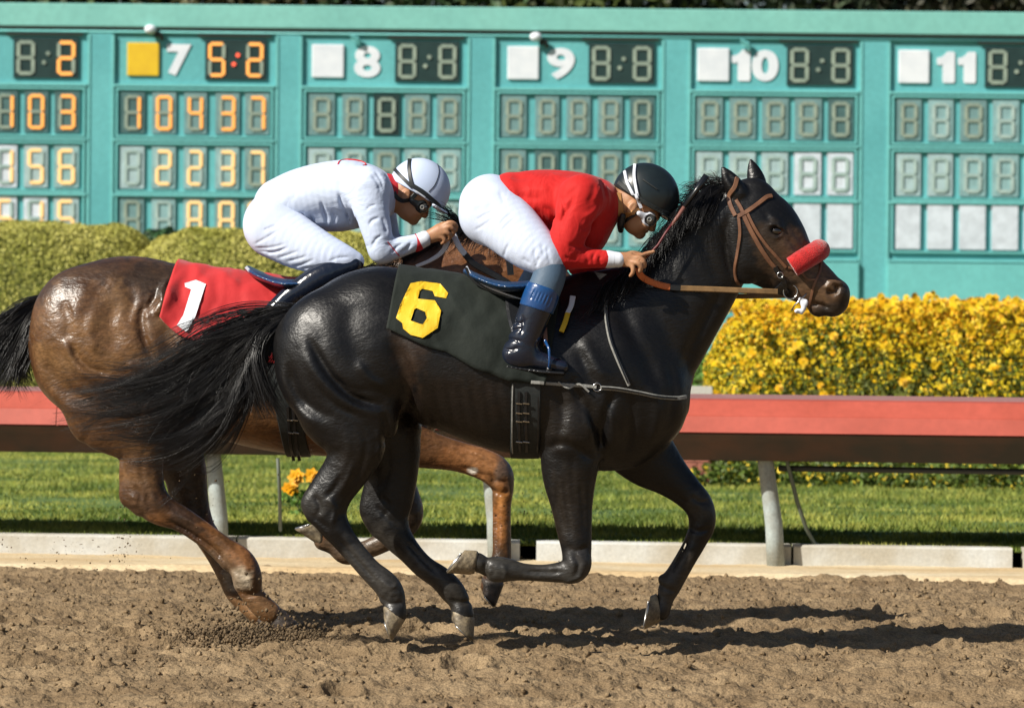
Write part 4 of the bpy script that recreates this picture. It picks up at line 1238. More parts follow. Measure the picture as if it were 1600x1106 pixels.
# mane along the crest, blown back
mg_ = []
crest = cr([(1140, 288), (1115, 290), (1092, 303), (1066, 330), (1040, 362), (1012, 395), (985, 420), (955, 436)], 3)
for i, (cx_, cy_) in enumerate(crest):
    t = i / (len(crest) - 1)
    L = 62 + 22 * math.sin(t * 3)
    mg_.append([(cx_ + 2, cy_ + 6, -.01), (cx_ - 11, cy_ + 10, -.045), (cx_ - 26, cy_ + 36, -.095 - .02 * t), (cx_ - 40, cy_ + 70, -.125 - .03 * t)])
strands('mane', mg_, 2000, HN, near, rad=.0016, jit=.010, curl=.010, yspread=.014, seed=8, clump=5, lenvar=.4)
strands('mane', [[(a + 2, b + 4, .02), (a - 8, b - 6, .02), (a - 20, b - 3, .03), (a - 32, b + 14, .04)] for a, b in crest[:12]], 330, HN, near, rad=.0014, jit=.016, curl=.012, yspread=.02, seed=9, clump=3, lenvar=.55)

# ------------------------------------------------------------------ the bay horse (far)
HB = Fig(17.05, 1.4)
bay = empty('horse', HB.p(400, 700) * np.array([1, 1, 0]), 'brown bay racehorse galloping behind on the inside with the red number 1 cloth', 'horse')


def build_far():
    f = Field(HB.p(28, 1000) - np.array([0, .36, 0]), HB.p(1015, 300) + np.array([0, .36, 0]), .0075)
    trunk(HB, f, [(50, 512, 570, .06, 0), (62, 480, 602, .13, 0), (84, 456, 628, .18, .04), (116, 434, 650, .225, .06), (156, 416, 665, .26, .1), (200, 407, 672, .272, .12),
                  (250, 408, 668, .268, .15), (310, 420, 676, .27, .15), (360, 428, 690, .275, .15), (420, 436, 704, .275, .2), (480, 440, 710, .265, .3), (540, 436, 716, .245, .42),
                  (590, 432, 728, .225, .46), (630, 440, 730, .2, .42), (665, 470, 690, .17, .3), (690, 510, 660, .12, .2), (704, 550, 625, .07, .1)], k=.04)
    for sd in (-1, 1):
        HB.ell(f, 128, 528, sd * .10, 80, 108, .155, -8, .06)
        HB.ell(f, 165, 596, sd * .125, 76, 94, .12, -22, .05)
        HB.ell(f, 585, 590, sd * .10, 85, 105, .14, 22, .06)
    HB.ell(f, 180, 460, 0, 90, 52, .20, -6, .06)
    HB.ell(f, 226, 640, -.155, 36, 46, .075, -30, .04)
    # near-side hind (lit)
    HB.chain(f, [(168, 640, 66, -.13, .6), (205, 675, 46, -.14, .62), (220, 705, 35, -.14, .68), (222, 740, 33, -.14, .68), (228, 772, 32, -.14, .68), (250, 795, 25, -.14, .75), (282, 810, 20, -.14, .85), (315, 832, 18.5, -.14, .85),
                 (345, 855, 20, -.14, .85), (372, 878, 25, -.14, .85), (384, 900, 25, -.14, .88), (392, 925, 18, -.13, .9), (406, 943, 18, -.12, .9), (422, 958, 18, -.11, 1)], .022, 5)
    HB.chain(f, [(205, 730, 14, -.14, .7), (199, 760, 12, -.14, .8), (200, 780, 12, -.14, .9), (216, 796, 12, -.14, .8)], .03)
    # off-side hind (shaded)
    HB.chain(f, [(240, 650, 60, .13, .6), (270, 700, 46, .14, .62), (288, 735, 35, .14, .68), (294, 768, 31, .14, .68), (302, 800, 27, .14, .7), (322, 838, 19, .14, .8), (340, 868, 17, .14, .85),
                 (358, 900, 18, .14, .85), (370, 925, 18, .14, .88), (388, 945, 16, .13, .9), (405, 960, 17, .12, 1)], .022, 5)
    # forelegs
    HB.chain(f, [(570, 640, 60, -.12, .6), (610, 680, 45, -.13, .62), (660, 700, 31, -.13, .68), (712, 712, 24, -.13, .75), (752, 724, 24, -.13, .85), (776, 738, 24, -.13, .9), (785, 760, 18, -.13, .9), (784, 790, 14.5, -.13, .9), (784, 830, 14.5, -.13, .9),
                 (784, 868, 15, -.13, .9), (778, 888, 18, -.13, .9), (770, 903, 15, -.13, .95), (766, 915, 15, -.13, 1)], .018, 5)
    HB.chain(f, [(560, 650, 55, .12, .6), (590, 700, 42, .13, .62), (612, 745, 32, .13, .68), (628, 780, 29, .13, .8), (634, 806, 27, .13, .85), (618, 832, 20, .13, .85), (592, 850, 16, .13, .85),
                 (562, 862, 15, .13, .88), (541, 864, 18, .13, .9), (522, 853, 14, .13, .95), (505, 845, 15, .13, 1)], .018, 5)
    # neck and head stretched low, mostly hidden behind the rider in red
    HB.chain(f, [(600, 540, 108, 0, .55), (650, 490, 92, 0, .5), (700, 452, 84, 0, .46), (750, 432, 74, 0, .45), (800, 430, 62, 0, .48), (836, 440, 50, 0, .55)], .05, 5)
    HB.chain(f, [(836, 446, 48, 0, .62), (860, 463, 46, 0, .58), (882, 482, 40, 0, .58), (902, 500, 36, 0, .6), (922, 516, 30, 0, .64), (940, 530, 27, 0, .74), (950, 537, 24, 0, .78)], .02, 5)
    HB.ell(f, 953, 531, 0, 14, 14, .05, 0, .02); HB.ell(f, 930, 548, 0, 16, 10, .036, 35, .012)
    HB.chain(f, [(848, 408, 11, -.055, .8), (838, 398, 8, -.06, .7), (830, 392, 3, -.06, .6)], .012)
    HB.chain(f, [(850, 406, 11, .055, .8), (842, 396, 8, .06, .7), (834, 390, 3, .06, .6)], .012)
    for sd in (-1, 1): HB.ell(f, 880, 460, sd * .07, 14, 10, .022, 35, .015)
    HB.l2(f, [(255, 450), (240, 475), (228, 500), (240, 545), (258, 575)], 7, .012, -1)
    HB.l2(f, [(268, 445), (262, 470), (248, 495)], 8, -.010, -1)
    HB.l2(f, [(120, 530), (130, 555), (150, 575), (185, 585)], 6, .010, -1)
    HB.l2(f, [(112, 520), (118, 548), (140, 580), (180, 596)], 8, -.008, -1)
    HB.l2(f, [(62, 560), (75, 600), (110, 632), (150, 650)], 9, -.009, -1)
    HB.l2(f, [(84, 540), (92, 580), (125, 612), (170, 628)], 10, .010, -1)
    HB.l2(f, [(190, 470), (180, 510), (195, 550)], 14, .006, -1); HB.l2(f, [(150, 440), (130, 480), (125, 520)], 14, -.005, -1)
    HB.l2(f, [(262, 500), (272, 550), (280, 600), (270, 650)], 12, .014, -1)
    HB.l2(f, [(205, 770), (222, 778), (214, 790)], 3.5, -.006, -1); HB.l2(f, [(236, 765), (240, 790), (262, 806)], 4, .006, -1)
    HB.l2(f, [(262, 806), (300, 826), (335, 850), (362, 880)], 3, .007, -1)
    HB.l2(f, [(372, 905), (392, 920), (408, 926)], 3, .007, -1)
    HB.l2(f, [(728, 705), (750, 715), (768, 735)], 3.5, .005, -1); HB.l2(f, [(780, 765), (779, 800), (779, 840)], 3, .004, -1)
    for ln, w_, a_ in (([(105, 470), (118, 500), (112, 540)], 9, .006), ([(160, 480), (150, 520), (165, 560)], 9, -.005), ([(200, 440), (215, 470), (205, 510)], 9, .006), ([(205, 560), (235, 590), (250, 630)], 7, -.007),
                       ([(215, 590), (228, 620), (226, 660)], 6, .006), ([(150, 600), (190, 630), (220, 660)], 6, .006), ([(272, 430), (258, 455), (266, 480)], 4, -.007), ([(246, 455), (236, 478), (238, 500)], 4, -.006),
                       ([(196, 700), (200, 735), (192, 765)], 4, .005), ([(232, 700), (228, 735), (236, 762)], 4, .005), ([(205, 790), (225, 795), (240, 806)], 3, .005), ([(285, 800), (320, 822), (350, 848)], 2.5, -.004),
                       ([(365, 880), (380, 892), (398, 895)], 3, .005), ([(355, 870), (366, 885), (364, 902)], 3, .004), ([(760, 730), (772, 742), (770, 758)], 3.5, .005), ([(788, 745), (792, 760), (786, 775)], 3, .004)):
        HB.l2(f, ln, w_, a_, None)
    for ln, w_, a_ in (([(262, 806), (300, 828), (340, 856), (366, 884)], 3.4, .008), ([(268, 796), (310, 814), (350, 838), (380, 866)], 3, -.005), ([(356, 880), (366, 900), (362, 918)], 4, .008), ([(372, 915), (392, 926), (410, 920)], 3.5, .008),
                       ([(196, 786), (214, 800), (236, 806)], 4, .007), ([(240, 765), (252, 780), (270, 790)], 4, -.006), ([(214, 755), (226, 770), (220, 788)], 3.5, .007), ([(764, 735), (776, 748), (792, 752)], 3.5, .007),
                       ([(768, 760), (780, 768), (798, 764)], 3.5, .006), ([(777, 775), (776, 815), (777, 860)], 3, .007), ([(720, 725), (745, 735), (765, 745)], 3, .006), ([(722, 700), (748, 708), (770, 722)], 3, -.005)):
        HB.l2(f, ln, w_, a_, None)
    for i in range(8):
        x0 = 300 + i * 18; HB.l2(f, [(x0 - 6, 560), (x0, 610), (x0 + 8, 665)], 6, .002, -1)
    return f.to_mesh('body')


me = build_far()
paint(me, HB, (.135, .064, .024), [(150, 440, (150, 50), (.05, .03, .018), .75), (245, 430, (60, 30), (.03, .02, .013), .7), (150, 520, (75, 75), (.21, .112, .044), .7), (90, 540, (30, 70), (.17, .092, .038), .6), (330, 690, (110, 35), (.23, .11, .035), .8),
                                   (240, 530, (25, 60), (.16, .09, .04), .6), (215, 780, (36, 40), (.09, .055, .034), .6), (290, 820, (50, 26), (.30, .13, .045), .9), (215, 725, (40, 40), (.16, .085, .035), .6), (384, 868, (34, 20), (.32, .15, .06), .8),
                                   (372, 905, (20, 18), (.60, .50, .36), .9), (400, 945, (40, 20), (.30, .17, .08), .8), (290, 770, (40, 110), (.035, .022, .015), .9), (345, 900, (30, 40), (.16, .11, .07), .6),  # the near-black spot over the off hind paints its shade into the coat
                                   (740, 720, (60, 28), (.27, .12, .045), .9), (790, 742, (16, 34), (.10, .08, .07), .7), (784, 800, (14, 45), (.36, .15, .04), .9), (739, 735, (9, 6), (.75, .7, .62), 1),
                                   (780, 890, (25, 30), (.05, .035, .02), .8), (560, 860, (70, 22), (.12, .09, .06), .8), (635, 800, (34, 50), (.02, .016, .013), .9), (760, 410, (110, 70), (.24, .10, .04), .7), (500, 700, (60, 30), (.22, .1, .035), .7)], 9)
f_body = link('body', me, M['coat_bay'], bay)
hoof((436, 946), (414, 974), (424, 984), (466, 973), HB, -.10, bay, M['hoof_dark'])
hoof((416, 950), (396, 972), (404, 986), (440, 982), HB, .12, bay, M['hoof_dark'])
hoof((789, 908), (750, 902), (753, 925), (774, 948), HB, -.13, bay, M['hoof_dark'])
hoof((508, 858), (502, 826), (490, 819), (461, 827), HB, .13, bay, M['hoof'])
strands('tail', [[(72, 460, 0), (40, 472, 0), (5, 490, 0), (-40, 520, 0), (-90, 560, 0)],
                 [(68, 468, 0), (40, 492, 0), (12, 530, 0), (-15, 575, 0), (-40, 605, 0)],
                 [(64, 474, 0), (46, 505, 0), (28, 550, 0), (8, 590, 0), (-14, 612, 0)],
                 [(62, 478, 0), (50, 510, 0), (42, 550, 0), (42, 585, 0), (64, 604, 0)]], 1500, HB, bay, rad=.0018, jit=.016, curl=.018, yspread=.05, seed=15, clump=5, lenvar=.3)
cr2 = cr([(842, 395), (810, 372), (770, 360), (730, 374), (690, 398), (650, 418), (610, 430), (575, 434)], 3)
mg_ = []
for i, (cx_, cy_) in enumerate(cr2):
    L = 58
    mg_.append([(cx_ + 3, cy_ + 6, -.01), (cx_ - L * .4, cy_ - 8, -.03), (cx_ - L * .85, cy_ + 4, -.06), (cx_ - L * 1.15, cy_ + L * .4, -.09)])
strands('mane', mg_, 1300, HB, bay, rad=.0017, jit=.014, curl=.016, yspread=.018, seed=18, clump=4, lenvar=.45)
strands('mane', [[(730, 372, 0), (706, 335, 0), (690, 318, 0), (672, 298, 0)], [(735, 366, 0), (712, 340, 0), (692, 330, -.02), (668, 322, -.02)], [(735, 370, 0), (708, 352, 0), (690, 344, 0), (655, 338, 0)]], 110, HB, bay, rad=.0014, jit=.012, curl=.012, seed=19, clump=3)


# ------------------------------------------------------------------ saddle cloths
def drape(name, bvh, fig, x0, x1, zax, low, off, material, obj_kw, nu=70, nv=64, wr=.006, seed=0, farlow=None, lean=0.0):
    """A cloth laid over the back: for every station along the horse, rays run in to the body from the near hem over the top to the far hem."""
    rg = np.random.default_rng(seed)
    V = []
    for i in range(nu):
        u = i / (nu - 1); px = x0 + (x1 - x0) * u
        ax = Vector(fig.p(px, zax)); zl = fig.p(px, low(px))[2]
        ths = np.linspace(-math.radians(48), math.pi + math.radians(48), 150)
        pts = []
        for th in ths:
            d = Vector((0, -math.cos(th), math.sin(th)))
            r = bvh.ray_cast(ax + d * 1.0, -d, 1.4)
            if r[0] is not None: pts.append((th, (ax - r[0]).length if False else (r[0] - ax).length, d))
        rs = np.array([p[1] for p in pts]); th = np.array([p[0] for p in pts])
        for _ in range(6): rs[1:-1] = (rs[:-2] + 2 * rs[1:-1] + rs[2:]) / 4
        zz = ax.z + np.sin(th) * rs
        near_ = th < math.pi / 2
        a0 = np.interp(zl, zz[near_], th[near_])
        a1 = np.pi - a0
        row = []
        for j in range(nv):
            v = j / (nv - 1)
            # gather more rows on the camera side
            a = a0 + (a1 - a0) * v
            r_ = np.interp(a, th, rs) + off
            hem = (1 - min(v, 1 - v) * 2)
            q1 = float(vnoise(np.array(px / 34 + a * .9), np.array(a * 2.3 - px / 60), seed + 200)); q2 = float(vnoise(np.array(px / 13 + a * 2.2), np.array(a * 5 - px / 40), seed + 201))
            rdg = 1 - abs(float(vnoise(np.array((px - x1) / 26 + a * 3.2), np.array(a * 1.1), seed + 202))) * 4
            r_ += hem ** 3 * .010 + wr * (1.3 * q1 * (.5 + hem) + .6 * q2) + max(0, rdg) ** 3 * .006 * (.3 + hem)
            p = ax + Vector((-lean * (zl - ax.z) * 0, -math.cos(a), math.sin(a))) * r_
            sh = lean * (p.z - zl)
            row.append((p.x + sh, p.y, p.z))
        V.append(row)
    V = np.array(V)
    idx = np.arange(nu * nv).reshape(nu, nv)
    fcs = np.stack([idx[:-1, :-1].ravel(), idx[1:, :-1].ravel(), idx[1:, 1:].ravel(), idx[:-1, 1:].ravel()], 1)
    me = mesh(name, V.reshape(-1, 3), fcs)
    o = link(name, me, material, obj_kw.get('parent'))
    return o


bn = bvh_of(n_body)
bf = bvh_of(f_body)
sc = empty('saddle_cloth', HN.p(720, 480) * np.array([1, 1, 1]), 'black saddle cloth with a big yellow 6 on the dark horse', 'saddle cloth')
lowN = lambda x: np.interp(x, [600, 610, 670, 700, 740, 800, 880], [512, 517, 543, 550, 572, 592, 600])
n_cloth = drape('cloth', bn, HN, 606, 852, 560, lowN, .010, M['cloth_black'], {'parent': sc}, wr=.010, seed=2, lean=.16)
so = n_cloth.modifiers.new('thickness', 'SOLIDIFY'); so.thickness = .004; so.offset = 0
bnc = bvh_of(n_body, n_cloth)
z5 = lambda L_: [(400 + a / 3.0717, 400 + b / 3.0717) for a, b in L_]
shape_on('number', [z5([(742, 131), (795, 121), (885, 133), (922, 178), (912, 203), (858, 193), (848, 168), (800, 158), (786, 168), (776, 205), (858, 213), (888, 262), (872, 345), (800, 393), (742, 378), (706, 348), (702, 322), (672, 298), (694, 232)]),
                    z5([(760, 256), (770, 250), (812, 268), (820, 300), (800, 328), (788, 326), (742, 310)])], M['num_yellow'], bnc, HN, sc, off=.011, step=4, depth=.001)
rc = empty('saddle_cloth', HB.p(350, 470), 'red saddle cloth with a white 1 on the bay horse', 'saddle cloth')
lowF = lambda x: np.interp(x, [255, 262, 285, 323, 350, 400, 470], [500, 508, 525, 541, 548, 560, 572])
f_cloth = drape('cloth', bf, HB, 256, 446, 560, lowF, .010, M['cloth_red'], {'parent': rc}, wr=.018, seed=5, lean=.22)
so = f_cloth.modifiers.new('thickness', 'SOLIDIFY'); so.thickness = .004; so.offset = 0
bfc = bvh_of(f_body, f_cloth)
z4 = lambda L_: [(a / 3.0717, 380 + b / 3.0717) for a, b in L_]
shape_on('number', [z4([(886, 192), (940, 176), (988, 196), (938, 350), (896, 427), (849, 393), (880, 345), (918, 222), (888, 210)])], M['num_white'], bfc, HB, rc, off=.011, step=4, depth=.001)

# ------------------------------------------------------------------ saddles and girths
def saddle(fig, bvh, spec, label, blue):
    root = empty('saddle', fig.p(*spec['c']), label, 'saddle')
    f = Field(fig.p(spec['c'][0] - 90, spec['c'][1] + 90) - np.array([0, .32, 0]), fig.p(spec['c'][0] + 95, spec['c'][1] - 70) + np.array([0, .32, 0]), .0055)
    cx, cy = spec['c']
    # seat: low dip between the raised rear rim and the pommel
    fig.chain(f, [(cx - 62, cy - 12, 5, 0, 9), (cx - 48, cy - 3, 7, 0, 11), (cx - 25, cy + 7, 8, 0, 12), (cx, cy + 13, 9, 0, 13), (cx + 28, cy + 12, 9, 0, 12), (cx + 48, cy + 6, 9, 0, 9)], .01)
    me = f.to_mesh('seat')
    link('seat', me, M['saddle_blue'] if blue else M['saddle_black'], root)
    return root


def band(name, fig, bvh, ptop, pbot, wpx, zax, material, parent, off=.006, th=.006, n=84):
    mid, hf = (ptop + pbot) / 2, (ptop - pbot) / 2
    rs, axs, ds = [], [], []
    for i in range(n):
        a = 2 * math.pi * i / n; d = Vector((0, -math.cos(a), math.sin(a)))
        ax = Vector(fig.p(mid + hf * math.sin(a), zax)); r_ = bvh.ray_cast(ax, d, .9)
        rs.append((r_[0] - ax).length if r_[0] is not None else (rs[-1] if rs else .25)); axs.append(ax); ds.append(d)
    rs = np.array(rs)
    for _ in range(3): rs = (np.roll(rs, 1) + 2 * rs + np.roll(rs, -1)) / 4
    hw = wpx / fig.s / 2; vs = []
    for ax, d, q in zip(axs, ds, rs):
        for dx_, o_ in ((-hw, off), (-hw * .94, off + th), (0, off + th * 1.2), (hw * .94, off + th), (hw, off), (hw, off - .01), (-hw, off - .01)):
            vs.append(tuple(ax + d * (q + o_) + Vector((dx_, 0, 0))))
    K = 7
    fs = [(i * K + k, i * K + (k + 1) % K, ((i + 1) % n) * K + (k + 1) % K, ((i + 1) % n) * K + k) for i in range(n) for k in range(K)]
    return MB().add(vs, fs).build(name, material, parent, smooth=False)


sd = saddle(HN, bn, {'c': (790, 436)}, 'small blue and black racing saddle under the rider in red', True)
strap('rim', [(729, 416), (735, 427), (748, 440), (770, 452), (800, 463), (822, 470)], 3, M['white_trim'], None, HN, sd, yfall=-.145, thick=.003)
strap('rim', [(728, 418), (734, 431), (746, 444), (770, 456), (800, 467), (824, 474)], 4, M['saddle_black'], None, HN, sd, yfall=-.147, thick=.004)
strap('flap', [(812, 470), (815, 500), (822, 530), (832, 556)], 46, M['saddle_black'], bnc, HN, sd, off=.012, wend=34, sub=4)
strap('stirrup_leather', [(846, 470), (850, 500), (853, 540)], 7, M['leather'], bnc, HN, sd, off=.03)
gr = empty('girth', HN.p(820, 650), 'wide black elastic girth with laced buckles round the dark horse', 'girth')
gb = band('band', HN, bn, 822, 821, 46, 600, M['girth'], gr, off=.007)
bng = bvh_of(gb)
for xx in (811, 822):
    strap('billet', [(xx, 612), (xx - 1, 640), (xx, 675), (xx + 1, 706)], 5, M['saddle_black'], bng, HN, gr, off=.004, thick=.003)
    for yy in (630, 645, 658, 690):
        strap('buckle', [(xx - 5, yy), (xx + 5, yy + 1)], 2.2, M['steel'], bng, HN, gr, off=.009, thick=.002)
strap('edge', [(801, 600), (800, 640), (800, 690), (801, 708)], 2, M['grey_line'], bng, HN, gr, off=.003, thick=.002)
strap('edge', [(841, 620), (841, 660), (840, 706)], 3, M['saddle_black'], bnc, HN, gr, off=.013, thick=.003)
gr = empty('girth', HB.p(460, 680), 'black girth with twin buckled billets round the bay horse', 'girth')
gb = band('band', HB, bf, 425, 468, 38, 600, M['girth'], gr, off=.007)
bfg = bvh_of(gb)
for xx in (449, 458):
    strap('billet', [(xx, 635), (xx + 2, 665), (xx + 5, 695), (xx + 10, 720)], 5, M['saddle_black'], bfg, HB, gr, off=.004, thick=.003)
    for yy in (656, 676, 712): strap('buckle', [(xx - 2 + (yy - 640) * .09, yy), (xx + 6 + (yy - 640) * .09, yy + 1)], 2.0, M['steel'], bfg, HB, gr, off=.009, thick=.002)
bpn = empty('breastplate', HN.p(940, 600), 'thin grey breast girth and neck strap on the dark horse', 'breastplate')
strap('breast_strap', [(830, 597), (870, 600), (915, 603), (932, 605)], 5, M['grey_line'], bnc, HN, bpn, off=.006)
strap('breast_strap', [(938, 606), (965, 608), (1000, 614), (1030, 620), (1058, 622), (1072, 620)], 6, M['grey_line'], bnc, HN, bpn, off=.006)
strap('breast_strap_lining', [(940, 606), (965, 608), (1000, 614), (1030, 620), (1058, 622)], 3, M['saddle_black'], bnc, HN, bpn, off=.011, thick=.003)
strap('neck_strap', [(946, 466), (947, 495), (953, 530), (965, 562), (983, 602)], 5, M['grey_line'], bnc, HN, bpn, off=.006)
strap('neck_strap_lining', [(947, 480), (948, 500), (954, 530), (966, 562), (981, 598)], 2.2, M['saddle_black'], bnc, HN, bpn, off=.011, thick=.003)


def ring(name, px, py, r_px, fig, bvh, parent, material, tube=.0022, off=.008, yfall=-.1):
    h_, n_ = hit(bvh, px, py, fig.Y) if bvh else (None, None)
    y = (h_.y if h_ is not None else fig.Y + yfall) - off
    c = at(px, py, y); R_ = r_px / fig.s
    pts = [c + Vector((math.cos(a) * R_, 0, math.sin(a) * R_)) for a in np.linspace(0, 2 * math.pi, 25)]
    return MB().tube(pts, tube, 8, caps=False).build(name, material, parent, smooth=True)


ring('ring', 933, 605, 6, HN, bnc, bpn, M['steel'], off=.008)
strap('knot', [(872, 597), (888, 606), (905, 600), (920, 612)], 3, M['grey_line'], bnc, HN, bpn, off=.012)

# ------------------------------------------------------------------ bridle of the dark horse
br = empty('bridle', HN.p(1190, 380), 'brown leather bridle with a red fleece noseband on the dark horse', 'bridle')
strap('headpiece', [(1152, 278), (1148, 292), (1139, 306), (1141, 320), (1149, 337)], 7, M['leather'], bn, HN, br)
strap('headpiece', [(1150, 312), (1158, 326), (1162, 336)], 6, M['leather'], bn, HN, br, off=.006)
strap('browband', [(1153, 338), (1165, 332), (1185, 318), (1198, 308), (1206, 306)], 7, M['leather'], bn, HN, br, off=.005)
strap('cheekpiece', [(1160, 332), (1172, 358), (1188, 387), (1202, 408), (1213, 421)], 7, M['leather'], bn, HN, br)
strap('cheekpiece', [(1166, 330), (1180, 358), (1198, 384), (1214, 402), (1228, 418)], 5, M['leather'], bn, HN, br)
strap('throatlash', [(1154, 338), (1156, 365), (1152, 395), (1148, 420), (1150, 436), (1154, 444)], 5, M['leather'], bn, HN, br)
strap('buckle_strap', [(1211, 417), (1217, 428), (1224, 438), (1228, 450)], 8, M['saddle_black'], bn, HN, br, off=.005)
strap('figure_strap', [(1284, 405), (1281, 425), (1272, 445), (1266, 470), (1263, 480)], 4, M['leather'], bn, HN, br)
strap('keeper', [(1232, 418), (1242, 421), (1250, 424), (1262, 436), (1274, 437)], 3.5, M['leather'], bn, HN, br)
ring('buckle', 1219, 430, 4.5, HN, bn, br, M['steel'], off=.012)
ring('bit_ring', 1235, 456, 11, HN, bn, br, M['steel'], tube=.0028, off=.014)
strap('bit_rein_end', [(1214, 448), (1222, 454), (1230, 460)], 22, M['saddle_black'], bn, HN, br, off=.008, thick=.006, wend=14)
m_ = MB().tube([at(1237, 485, 15.9), at(1242, 476, 15.89), at(1252, 467, 15.89), at(1260, 459, 15.9)], .0028, 7)
m_.build('bit_shank', M['steel'], br, smooth=True)
f = Field(HN.p(1210, 450) - np.array([0, .16, 0]), HN.p(1310, 360) + np.array([0, .16, 0]), .004)
HN.chain(f, [(1228, 424, 16.5, -.092, .8), (1240, 416, 16.5, -.09, .8), (1254, 407, 17, -.082, .8), (1267, 399, 17, -.068, .8), (1277, 393, 17, -.044, .8), (1280, 391, 17, 0, .8), (1277, 393, 17, .044, .8), (1267, 399, 17, .068, .8), (1240, 416, 17, .09, .8)], .01, 6)
x, y, z = f.xyz((slice(None),) * 3)
pa = HN.p(1235, 418); pd_ = (HN.p(1270, 395) - pa)[[0, 2]]; pd_ /= np.linalg.norm(pd_)
f.F = np.maximum(f.F, -((x - pa[0]) * pd_[0] + (z - pa[2]) * pd_[1]) + 0 * y).astype(np.float32)
f.F += (.0016 * np.sin(x * 410) * np.sin(z * 430) * np.sin(y * 420)).astype(np.float32)
link('fleece_noseband', f.to_mesh('fleece_noseband'), M['fleece_red'], br)
# foam at the mouth and tongue tie
f = Field(HN.p(1225, 505) - np.array([0, .08, 0]), HN.p(1275, 440) + np.array([0, .08, 0]), .003)
HN.chain(f, [(1252, 468, 5, -.03, 1), (1256, 480, 4, -.035, 1), (1252, 488, 3.5, -.03, 1)], .006); HN.ell(f, 1247, 486, -.03, 6, 4, .012, 0, .005); HN.ell(f, 1259, 473, -.035, 4, 6, .01, 0, .005)
link('tongue_tie', f.to_mesh('tongue_tie'), M['white_trim'], br)

rn = empty('reins', HN.p(1100, 450), 'tan leather rein with orange rubber grip from the red rider\'s hand to the bit', 'reins')


def free_strap(name, rows, width, material, fig, parent, thick=.004, wend=None, nrm=(0, -1, 0)):
    """Strap hanging free: rows px, py, dy."""
    c = cr(rows, 6); Pn = np.array([fig.p(*r) for r in c])
    T_ = np.gradient(Pn, axis=0); T_ /= np.linalg.norm(T_, axis=1)[:, None]
    Nv = np.tile(np.array(nrm, float), (len(c), 1)); B_ = np.cross(T_, Nv); B_ /= np.linalg.norm(B_, axis=1)[:, None]
    w = np.linspace(width, wend or width, len(c))[:, None] / fig.s / 2
    vs = np.stack([Pn + B_ * w, Pn + B_ * w * .7 + Nv * thick, Pn - B_ * w * .7 + Nv * thick, Pn - B_ * w, Pn - B_ * w * .7 - Nv * thick, Pn + B_ * w * .7 - Nv * thick], 1)
    n_ = 6
    fs = [(i * n_ + k, i * n_ + (k + 1) % n_, (i + 1) * n_ + (k + 1) % n_, (i + 1) * n_ + k) for i in range(len(c) - 1) for k in range(n_)]
    fs += [tuple(range(n_)), tuple((len(c) - 1) * n_ + k for k in range(n_))]
    return MB().add(vs.reshape(-1, 3).tolist(), fs).build(name, material, parent)


def neck_dy(bvh, fig, px, py, d0=-.12):
    h_, _ = hit(bvh, px, py, fig.Y)
    return (h_.y - fig.Y if h_ is not None else d0)
nd = min(neck_dy(bn, HN, 1060, 449), neck_dy(bn, HN, 1100, 450)) - .012
free_strap('rubber_grip', [(997, 418, -.19), (1001, 430, -.19), (1012, 438, nd - .03), (1030, 445, nd - .01), (1048, 449, nd)], 10, M['orange_rubber'], HN, rn)
free_strap('grip_end', [(1047, 449, nd - .002), (1056, 450, nd - .001), (1063, 450.5, nd)], 10.5, M['saddle_black'], HN, rn, thick=.005)
free_strap('rein', [(1062, 450.5, nd), (1110, 452, nd), (1160, 454, nd - .004), (1190, 455, -.115), (1215, 456, -.105)], 9, M['leather_olive'], HN, rn)
free_strap('rein', [(1004, 425, .12), (1060, 450, .14), (1130, 462, .13), (1228, 462, .09)], 8, M['leather_olive'], HN, rn)

rb = empty('reins', HB.p(700, 390), 'white and black rein of the bay horse in the white clad rider\'s hand', 'reins')
free_strap('rein_grip', [(707, 362, -.16), (712, 375, -.165), (719, 388, -.165), (727, 398, -.16)], 9, M['white_trim'], HB, rb)
free_strap('rein', [(726, 397, -.16), (740, 412, -.155), (765, 426, -.15), (800, 447, -.15), (850, 490, -.14), (910, 535, -.07)], 10, M['saddle_black'], HB, rb)
free_strap('buckle', [(728, 400, -.168), (737, 408, -.168)], 5, M['grey_line'], HB, rb, thick=.003) if False else None
free_strap('rein_loop', [(699, 372, -.17), (696, 386, -.165), (686, 398, -.16), (670, 408, -.165), (650, 416, -.17)], 9, M['white_trim'], HB, rb, wend=5)
free_strap('neck_strap', [(792, 396, -.17), (796, 412, -.172), (798, 430, -.172)], 10, M['saddle_black'], HB, rb)
# ================================================================== RIDERS
def person(fig, label):
    return empty('person', fig.p(*label[1]), label[0], 'person')


